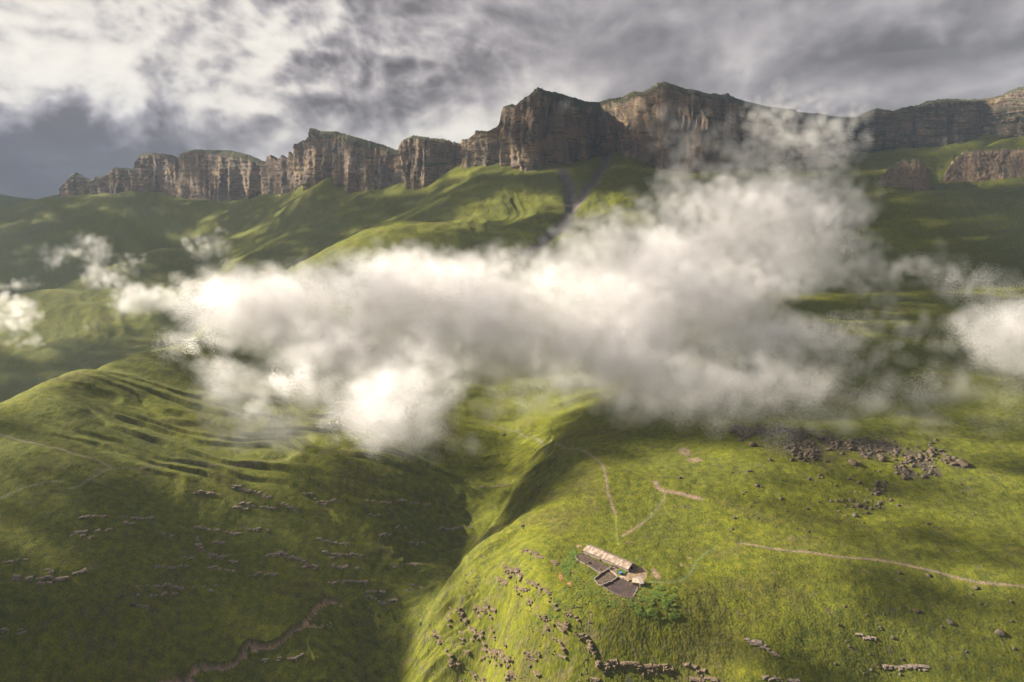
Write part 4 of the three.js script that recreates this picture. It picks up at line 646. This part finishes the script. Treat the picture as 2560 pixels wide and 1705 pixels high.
{
  const list = [], poly = (pts) => pts.map(([X, Y]) => { const p = farm(X, Y); return [p[0], p[2]]; });
  const blocked = (x, z) => yards.some((y) => inside(x, z, y.pts));
  const fill = (px, n, lo, hi, dens) => { for (let i = 0; i < n; i++) { const xs = px.map((q) => q[0]), ys = px.map((q) => q[1]), X = rr(Math.min(...xs), Math.max(...xs)), Y = rr(Math.min(...ys), Math.max(...ys)); if (!inside(X, Y, px)) continue; const p = farm(X, Y); if (blocked(p[0], p[2]) || fbm(p[0] / 4 + 3, p[2] / 4, 3) < dens) continue; list.push([p[0], p[2], rr(lo, hi)]); } };
  fill([[1580, 1120], [1850, 1060], [2200, 1080], [2355, 1300], [2355, 1650], [1900, 1700], [1500, 1560], [1350, 1320], [1540, 1250]], 6500, 0.3, 0.75, 0.08);
  fill([[380, 640], [900, 860], [780, 980], [1050, 1200], [1400, 1340], [1300, 1560], [760, 1400], [300, 1500], [-200, 1900], [-500, 2000], [-100, 1500], [250, 1000]], 6500, 0.3, 0.75, 0.06);
  fill([[380, 400], [560, 470], [430, 640], [300, 900], [150, 700]], 1500, 0.35, 0.8, -0.2);
  fill([[1180, 760], [1250, 735], [1370, 790], [1330, 850], [1230, 840]], 160, 0.4, 0.8, -0.9);
  fill([[640, 230], [1200, 430], [1700, 640], [1650, 690], [1100, 470], [600, 320]], 500, 0.4, 0.9, -0.1);
  scatter('nettle_bed', 'dense dark green nettles and docks round the farm yards', clumpGeo(40, 4001, 1.1, 0.55), leafMat, list, 'nettles', (c, x, z) => { const k = 0.75 + rnd() * 0.5, f = clamp(0.5 + fbm(x / 12, z / 12, 2), 0, 1); c.setRGB(lerp(0.10, 0.17, f) * k, lerp(0.175, 0.21, f) * k, 0.018 * k); });
  // coarse tufts over the near slopes
  const tufts = [];
  for (let i = 0; i < 40000; i++) { const d = 255 + 520 * Math.pow(rnd(), 1.25), x = rr(-0.8, 0.8) * d; if (fbm(x / 18 + 40, d / 18, 3) < -0.12 + 0.3 * rnd() - 0.15) continue; if (blocked(x, -d)) continue; tufts.push([x, -d, rr(0.35, 0.8)]); }
  scatter('grass_tufts', 'coarse tufts of grass and herbs over the near slopes', clumpGeo(14, 4007, 0.75, 0.5), leafMat, tufts, 'grass', (c, x, z) => { const t = turf(x, 0, z), k = 0.8 + rnd() * 0.5; c.setRGB(t[0] * k, t[1] * k * 1.04, t[2] * k); });
  console.log('plants', list.length, tufts.length);
}
// single bushes
for (const [u, v, s, label] of [[744, 1490, 1.6, 'small dark bush on the bright patch above the landslip'], [1307, 1316, 1.2, 'tiny dark bush on the brow above the gully'], [1053, 1562, 1.5, 'dark bush at the foot of the spur beside the gully'], [924, 1528, 1.2, 'dark round bush in the gully right of the landslip'], [946, 1540, 1.1, 'second dark round bush in the gully, next to the first']]) {
  const p = ground(u, v), b = thing('bush', label, 'bush', p), bark = plain(0.09, 0.07, 0.05), stem = part(b, 'stem', new THREE.CylinderGeometry(0.06 * s, 0.12 * s, s * 0.8, 6).translate(0, s * 0.35, 0), bark); bark.name = 'bark';
  const g = clumpGeo(420, Math.round(u), 1, 1.2); g.scale(s, s, s); const m = new THREE.MeshPhysicalMaterial({ color: new THREE.Color(0.045, 0.075, 0.02), vertexColors: true, roughness: 0.9, transmission: 0.3, thickness: 0, side: THREE.DoubleSide }); m.name = 'bush_leaves'; part(b, 'crown', g, m);
}

// ------------------------------------------------------------------ clouds: drifts of fine droplets (small scattering flakes gathered in puffs)
const cloudMat = new THREE.MeshPhysicalMaterial({ color: new THREE.Color(0.955, 0.945, 0.95), roughness: 1, metalness: 0, transmission: 0.78, thickness: 0, side: THREE.DoubleSide });
cloudMat.name = 'cloud_droplets'; cloudMat.specularIntensity = 0;
function puff(n, size, sd) {
  const keep = seed; seed = sd;
  const p = new Float32Array(n * 9), e = new THREE.Vector3(), f = new THREE.Vector3(), c = new THREE.Vector3();
  for (let i = 0; i < n; i++) {
    c.set(gauss(), gauss(), gauss()).normalize().multiplyScalar(0.92 * Math.pow(rnd(), 0.42));
    e.set(gauss(), gauss(), gauss()).normalize(); f.set(gauss(), gauss(), gauss()).cross(e).normalize();
    for (let k = 0; k < 3; k++) { const a = k * 2.0944 + 0.3; p[i * 9 + k * 3] = c.x + (e.x * Math.cos(a) + f.x * Math.sin(a)) * size; p[i * 9 + k * 3 + 1] = c.y + (e.y * Math.cos(a) + f.y * Math.sin(a)) * size; p[i * 9 + k * 3 + 2] = c.z + (e.z * Math.cos(a) + f.z * Math.sin(a)) * size; }
  }
  seed = keep;
  const g = new THREE.BufferGeometry(); g.setAttribute('position', new THREE.BufferAttribute(p, 3)); g.computeVertexNormals(); return g;
}
const fineGeo = puff(1900, 0.00971, 77), coreGeo = puff(200, 0.0299, 78), mistGeo = puff(5200, 0.00587, 79), puffArea = 3600 * 1.299 * 0.00705 * 0.00705 / 2;   // mean shadow of a puff of radius 1, the same for all three
const coarseGeo = puff(60, 0.16, 99), coarseArea = 60 * 1.299 * 0.16 * 0.16 / 2;
const S2 = W / 2354;
// blobs: [u, v (photo, 2354 wide), depth, ru, rv (same pixels), depth radius m, optical depth, raggedness]
function cloud(name, label, blobs, { holes = [], size = 9, ns = 55, geo = fineGeo, area = puffArea, wind = [1, 0.35, 0.1], world = false } = {}) {
  const mats = [], core = [], m = new THREE.Matrix4(), q = new THREE.Quaternion(), e = new THREE.Euler(), pos = new THREE.Vector3(), sc = new THREE.Vector3();
  for (const [u, v, z, ru, rv, rz, tau, rag = 1] of blobs) {
    const c = world ? [u, v, z] : at(u * S2, v * S2, z), R = world ? [ru, rv, rz] : [ru * S2 / F * z * 1.02, rv * S2 / F * z * 1.02, rz];
    const sigma = world ? tau / (R[1] * 1.5 / SUN.y) : (tau >= 3.5 ? 0.54 : 0.38) * tau / (R[2] * 1.5), perPuff = area * size * size, count = Math.round(sigma / perPuff * 8 * 1.3 * 1.3 * 1.3 * R[0] * R[1] * R[2]);
    for (let i = 0; i < count; i++) {
      const x = rr(-1.3, 1.3), y = rr(-1.3, 1.3), w = rr(-1.3, 1.3), r = Math.sqrt(x * x + y * y + w * w); if (r > 1.3) continue;
      const X = c[0] + x * R[0], Y = c[1] + y * R[1], Z = c[2] + w * R[2];
      const a = X / ns, b = Y / ns, d = Z / ns, wx = n3(a * 0.7, b * 0.7, d * 0.7 + 5) * 0.9, wy = n3(a * 0.7 + 9, b * 0.7, d * 0.7) * 0.9;
      const n = fbm3(a * 0.8 + wx, b * 1.1 + wy, d, 3), n2v = n3(a * 3.1 + wx * 3, b * 3.6 + wy * 3, d * 3.1);
      let f = (1.05 - r) * 1.25 + (n * 0.95 + n2v * 0.28) * rag * sstep(0.05, 0.75, r);
      if (holes.length) { const [hu, hv] = pix(X, Y, Z); for (const [a0, b0, ra, rb, k] of holes) { const h = Math.hypot((hu / S2 - a0) / ra, (hv / S2 - b0) / rb); if (h < 1.4) f -= k * sstep(1.4, 0.4, h) * (1 + n * 1.2); } }
      if (world) f = (1.12 - r) * 3 + n * rag;
      f = clamp(f, 0, 1); if (rnd() > f * f * (3 - 2 * f)) continue;
      if (!world && Y < landH(X, Z) - 4) continue;
      const k = size * (0.7 + 0.9 * rnd() * rnd()); pos.set(X, Y, Z); e.set(rr(0, 6.28), rr(0, 6.28), rr(0, 6.28)); q.setFromEuler(e); sc.set(k * rr(0.8, 1.5), k * rr(0.6, 1.1), k * rr(0.8, 1.4)); m.compose(pos, q, sc); (geo === fineGeo && tau >= 1.6 && r < 0.78 && f > 0.8 ? core : mats).push(m.clone());
    }
  }
  const bank = new THREE.Group(); bank.name = name; bank.userData = { kind: 'stuff', label, category: 'cloud' };
  for (const [part, shape, list] of [['cloud_fringe', geo, mats], ['cloud_core', coreGeo, core]]) if (list.length) { const mesh = new THREE.InstancedMesh(shape, cloudMat, list.length); list.forEach((k, i) => mesh.setMatrixAt(i, k)); mesh.name = part; mesh.userData = { kind: 'stuff' }; mesh.castShadow = mesh.receiveShadow = true; bank.add(mesh); }
  scene.add(bank); console.log(name, mats.length, core.length); return bank;
}
cloud('valley_cloud', 'broad white cloud bank drifting through the valley in front of the slopes', [
  [500, 700, 640, 95, 80, 60, 2.6, 1.2], [560, 690, 640, 140, 85, 60, 4], [470, 790, 600, 60, 90, 50, 1.6, 1.5], [520, 900, 560, 75, 90, 45, 1.3, 1.6], [580, 960, 540, 90, 60, 45, 1.3, 1.5], [700, 860, 560, 120, 90, 50, 3.4, 1.1], [820, 800, 600, 160, 80, 55, 4, 1],
  [760, 690, 660, 190, 100, 70, 5], [1000, 690, 690, 230, 115, 80, 6], [900, 640, 720, 180, 70, 60, 3.5, 1.3], [900, 930, 530, 150, 95, 50, 6], [820, 960, 530, 130, 60, 40, 2, 1.4], [960, 840, 580, 170, 90, 60, 5],
  [1250, 730, 700, 250, 140, 80, 6.5], [1500, 720, 720, 270, 170, 90, 7], [1420, 620, 800, 220, 110, 80, 5], [1650, 580, 860, 220, 150, 90, 7], [1800, 500, 930, 160, 120, 90, 5.5], [1870, 440, 980, 95, 90, 70, 2.6, 1.3], [1900, 560, 900, 130, 110, 80, 3.5, 1.2],
  [1480, 840, 620, 280, 70, 60, 4], [1250, 850, 600, 200, 50, 50, 2.2, 1.3], [1720, 800, 680, 230, 90, 70, 4], [1880, 780, 680, 190, 75, 70, 1.7, 0.9], [2000, 640, 820, 110, 80, 60, 1.4, 1.6],
  [1150, 930, 560, 130, 60, 40, 0.7, 1.5], [1000, 1010, 520, 110, 40, 40, 0.7, 1.6], [640, 1010, 540, 100, 40, 40, 0.6, 1.6],
  [1050, 800, 630, 250, 100, 60, 4, 0.7], [700, 780, 610, 200, 90, 55, 3.5, 0.7], [640, 760, 620, 200, 110, 60, 3.0, 0.8], [760, 860, 580, 200, 120, 55, 2.5, 0.8], [900, 600, 760, 160, 50, 50, 1.6, 1.2], [1150, 640, 760, 170, 80, 60, 3, 1], [1700, 700, 780, 260, 130, 80, 4, 0.8], [1350, 800, 640, 300, 120, 60, 4, 0.7], [600, 660, 680, 130, 50, 50, 1.4, 1.3],
  [1380, 560, 860, 130, 60, 60, 1.2, 1.6], [1100, 610, 800, 140, 50, 50, 1.3, 1.6],
], { holes: [[610, 825, 70, 45, 0.3], [1900, 700, 110, 30, 0.6]] });
cloud('rising_mist', 'thin torn mist rising in front of the cliff face', [
  [1780, 360, 1080, 130, 80, 60, 1.5, 1.0], [1690, 390, 1080, 120, 60, 60, 1.3, 1.1], [1590, 420, 1040, 110, 60, 60, 1.2, 1.2], [1800, 270, 1150, 110, 70, 60, 0.9, 1.2], [1660, 300, 1150, 130, 60, 60, 0.7, 1.3], [1560, 340, 1100, 70, 80, 50, 0.7, 1.3], [1480, 480, 1000, 130, 55, 50, 1.2, 1.2], [1310, 540, 1000, 40, 50, 40, 1.2, 1.2], [1900, 340, 1100, 90, 70, 60, 1.2, 1.1], [1920, 270, 1150, 80, 50, 50, 0.6, 1.2], [1295, 243, 1800, 24, 16, 20, 0.9, 1.3], [1960, 450, 1000, 70, 70, 50, 1.0, 1.3],
], { size: 11, ns: 75, geo: mistGeo });
cloud('drifting_cloud', 'soft white cloud hanging over the right-hand slope', [
  [2300, 770, 620, 110, 75, 60, 4.5, 1.1], [2370, 790, 620, 90, 80, 60, 4, 1.1], [2220, 650, 720, 90, 45, 50, 1.8, 1.4], [2310, 670, 720, 90, 40, 50, 1.6, 1.4], [2130, 620, 760, 70, 50, 50, 1.0, 1.7], [2080, 740, 700, 90, 50, 50, 1.0, 1.6],
]);
cloud('drifting_cloud_001', 'ragged wisps of cloud over the far lit valley ridge', [
  [215, 585, 1500, 34, 55, 40, 2.85, 1.53], [165, 580, 1500, 30, 24, 40, 1.14, 1.62], [125, 590, 1500, 20, 30, 40, 1.14, 1.62], [330, 690, 1300, 70, 34, 50, 4.56, 1.17], [270, 650, 1400, 60, 30, 40, 2.28, 1.44], [225, 640, 1450, 34, 30, 40, 1.90, 1.53], [300, 600, 1500, 26, 16, 30, 0.95, 1.62], [505, 530, 1900, 22, 14, 30, 1.14, 1.53], [470, 575, 1500, 60, 26, 40, 1.33, 1.62],
], { size: 9, ns: 60, geo: mistGeo });
cloud('drifting_cloud_002', 'low wisp of cloud at the foot of the far green hills', [[45, 730, 1200, 50, 50, 50, 2.09, 1.44], [30, 655, 1300, 34, 20, 40, 1.71, 1.53], [20, 700, 1250, 40, 30, 40, 1.52, 1.53], [190, 750, 1250, 20, 14, 30, 0.76, 1.53], [60, 790, 1150, 40, 20, 30, 0.66, 1.44]], { size: 8, geo: mistGeo });

cloud('low_mist', 'translucent veil of mist trailing below the cloud bank over the right-hand pasture', [
  [1500, 890, 570, 330, 75, 50, 2.2, 0.5], [1700, 900, 560, 330, 80, 50, 2.0, 0.5], [1950, 890, 560, 260, 100, 60, 0.9, 0.5], [2180, 950, 560, 220, 110, 60, 0.6, 0.5], [1800, 960, 530, 240, 50, 40, 0.7, 0.6], [2250, 860, 600, 200, 90, 60, 0.6, 0.6], [1250, 900, 570, 200, 50, 40, 1.0, 0.7], [960, 1000, 520, 200, 40, 40, 1.0, 0.7], [620, 980, 540, 170, 60, 40, 1.1, 0.7], [520, 880, 570, 120, 110, 45, 1.3, 0.7],
], { size: 13, ns: 90, geo: mistGeo });

// the broken cloud deck between the sun and the land, above and to the left of the view: it shades the far slopes and dims the near hills
{
  // openings in the deck, by where their sunlight falls: [photo u, v, radius m, how open]
  const gaps = [[1500, 1330, 70, 1], [1400, 1260, 60, 1], [1350, 1310, 50, 1], [1430, 1570, 60, 1], [1250, 1440, 45, 0.9], [1600, 1500, 60, 0.9], [1650, 1180, 70, 0.9], [1800, 1300, 80, 0.6], [1560, 1640, 40, 0.5], [870, 1580, 24, 0.8], [750, 1490, 16, 0.7], [450, 1080, 120, 0.75], [700, 1160, 70, 0.75], [100, 1290, 50, 0.7], [200, 1200, 60, 0.6], [250, 960, 90, 0.6], [560, 1010, 90, 0.7], [1000, 1170, 50, 0.6], [480, 1240, 26, 0.5],
    [1230, 530, 150, 1], [1120, 560, 130, 1], [1330, 500, 110, 0.9], [1500, 510, 120, 1], [1560, 560, 110, 0.9], [1430, 590, 120, 0.8], [900, 605, 150, 1], [1000, 580, 140, 1], [820, 650, 120, 0.9], [150, 790, 330, 1], [330, 700, 260, 0.9], [60, 850, 260, 0.9], [300, 830, 200, 0.6], [520, 620, 200, 0.6], [620, 600, 200, 0.4], [430, 720, 220, 0.8]].map(([u, v, r, k]) => { const p = ground(u, v, v > 860 ? 230 : 1100); return [p[0], p[2], r, k]; });
  const puffs = [], step = (x0, x1, z0, z1, size, tauOf) => {
    const a = coarseArea * size * size, max = 7, n = Math.round((x1 - x0) * (z1 - z0) * SUN.y * max / a);
    for (let i = 0; i < n; i++) {
      const x = rr(x0, x1), z = rr(z0, z1); let tau = tauOf(x, z), open = 0;
      const wob = fbm(x / (size * 2.5), z / (size * 2.5), 3);
      for (const [gx, gz, r, k] of gaps) { const q = Math.hypot(x - gx, z - gz) / r; if (q < 1.6) open = Math.max(open, k * sstep(1.45, 0.85, q + wob * 0.35)); }
      tau *= (1 - open) * (1 + wob * 0.7); if (rnd() * max > tau) continue;
      const t = lerp(1600, 4200, sstep(900, 2400, -z)) + gauss() * size * 1.5, y = landH(x, z);
      let T = t; for (let k = 0; k < 30; k++) { const [u, v] = pix(x + SUN.x * T, y + SUN.y * T, z + SUN.z * T); if (u < -220 || v < -220 || u > W + 220) break; T *= 1.08; }
      puffs.push([x + SUN.x * T, y + SUN.y * T, z + SUN.z * T, size * rr(0.7, 1.3)]);
    }
  };
  // thinner along the escarpment, where weak sun still reaches the rock
  const cliffs = (x, z, tau) => { const u = CU + F * 1.04 * x / -z; return u > 150 && u < 2800 && -z > (u > 2170 ? curve([[2170, 2010], [2330, 1960], [2345, 2010], [2800, 1780]], u) : curve(CLIFF_Z, u) - 110) ? Math.min(tau, u > 2170 ? 3.2 : 1.3) : tau; };
  step(-900, 900, -1150, -230, 30, (x, z) => lerp(1.35, 0.4, sstep(-60, 30, x)) + 1.9 * sstep(740, 860, -z) * sstep(120, 220, x) + 0.65 * sstep(90, 260, x) + 1.3 * sstep(470, 540, -z) * sstep(760, 660, -z) * sstep(-40, 20, x) * sstep(190, 110, x));
  step(-2600, 1700, -2950, -1150, 54, (x, z) => cliffs(x, z, lerp(0.8, 6.5, Math.max(sstep(1150, 1750, -z), sstep(1150, 1300, -z) * sstep(250, 450, x)))));
  step(-6200, 1700, -6400, -2950, 115, (x, z) => cliffs(x, z, 6.5));
  step(-9500, -3000, -9400, -6400, 200, () => 5);
  const m = new THREE.InstancedMesh(coarseGeo, cloudMat, puffs.length), o = new THREE.Object3D();
  puffs.forEach(([x, y, z, s], i) => { o.position.set(x, y, z); o.scale.set(s, s * 0.7, s); o.rotation.set(rr(0, 6), rr(0, 6), rr(0, 6)); o.updateMatrix(); m.setMatrixAt(i, o.matrix); });
  m.name = 'cloud_deck'; m.userData = { kind: 'stuff', label: 'broken grey cloud deck spread between the sun and the mountains', category: 'cloud' }; scene.add(m);
  let seen = 0; for (const [x, y, z] of puffs) { const [u, v] = pix(x, y, z); if (z < -100 && u > 0 && u < W && v > 0 && v < H) seen++; } console.log('deck', puffs.length, 'in view', seen);
}

// ------------------------------------------------------------------ air
if (HAZE > 0) scene.fog = new THREE.FogExp2(new THREE.Color(0.58, 0.76, 1.0), HAZE);
scene.traverse((o) => { if (o.isMesh) { o.castShadow = true; o.receiveShadow = true; } });
renderer.render(scene, camera);
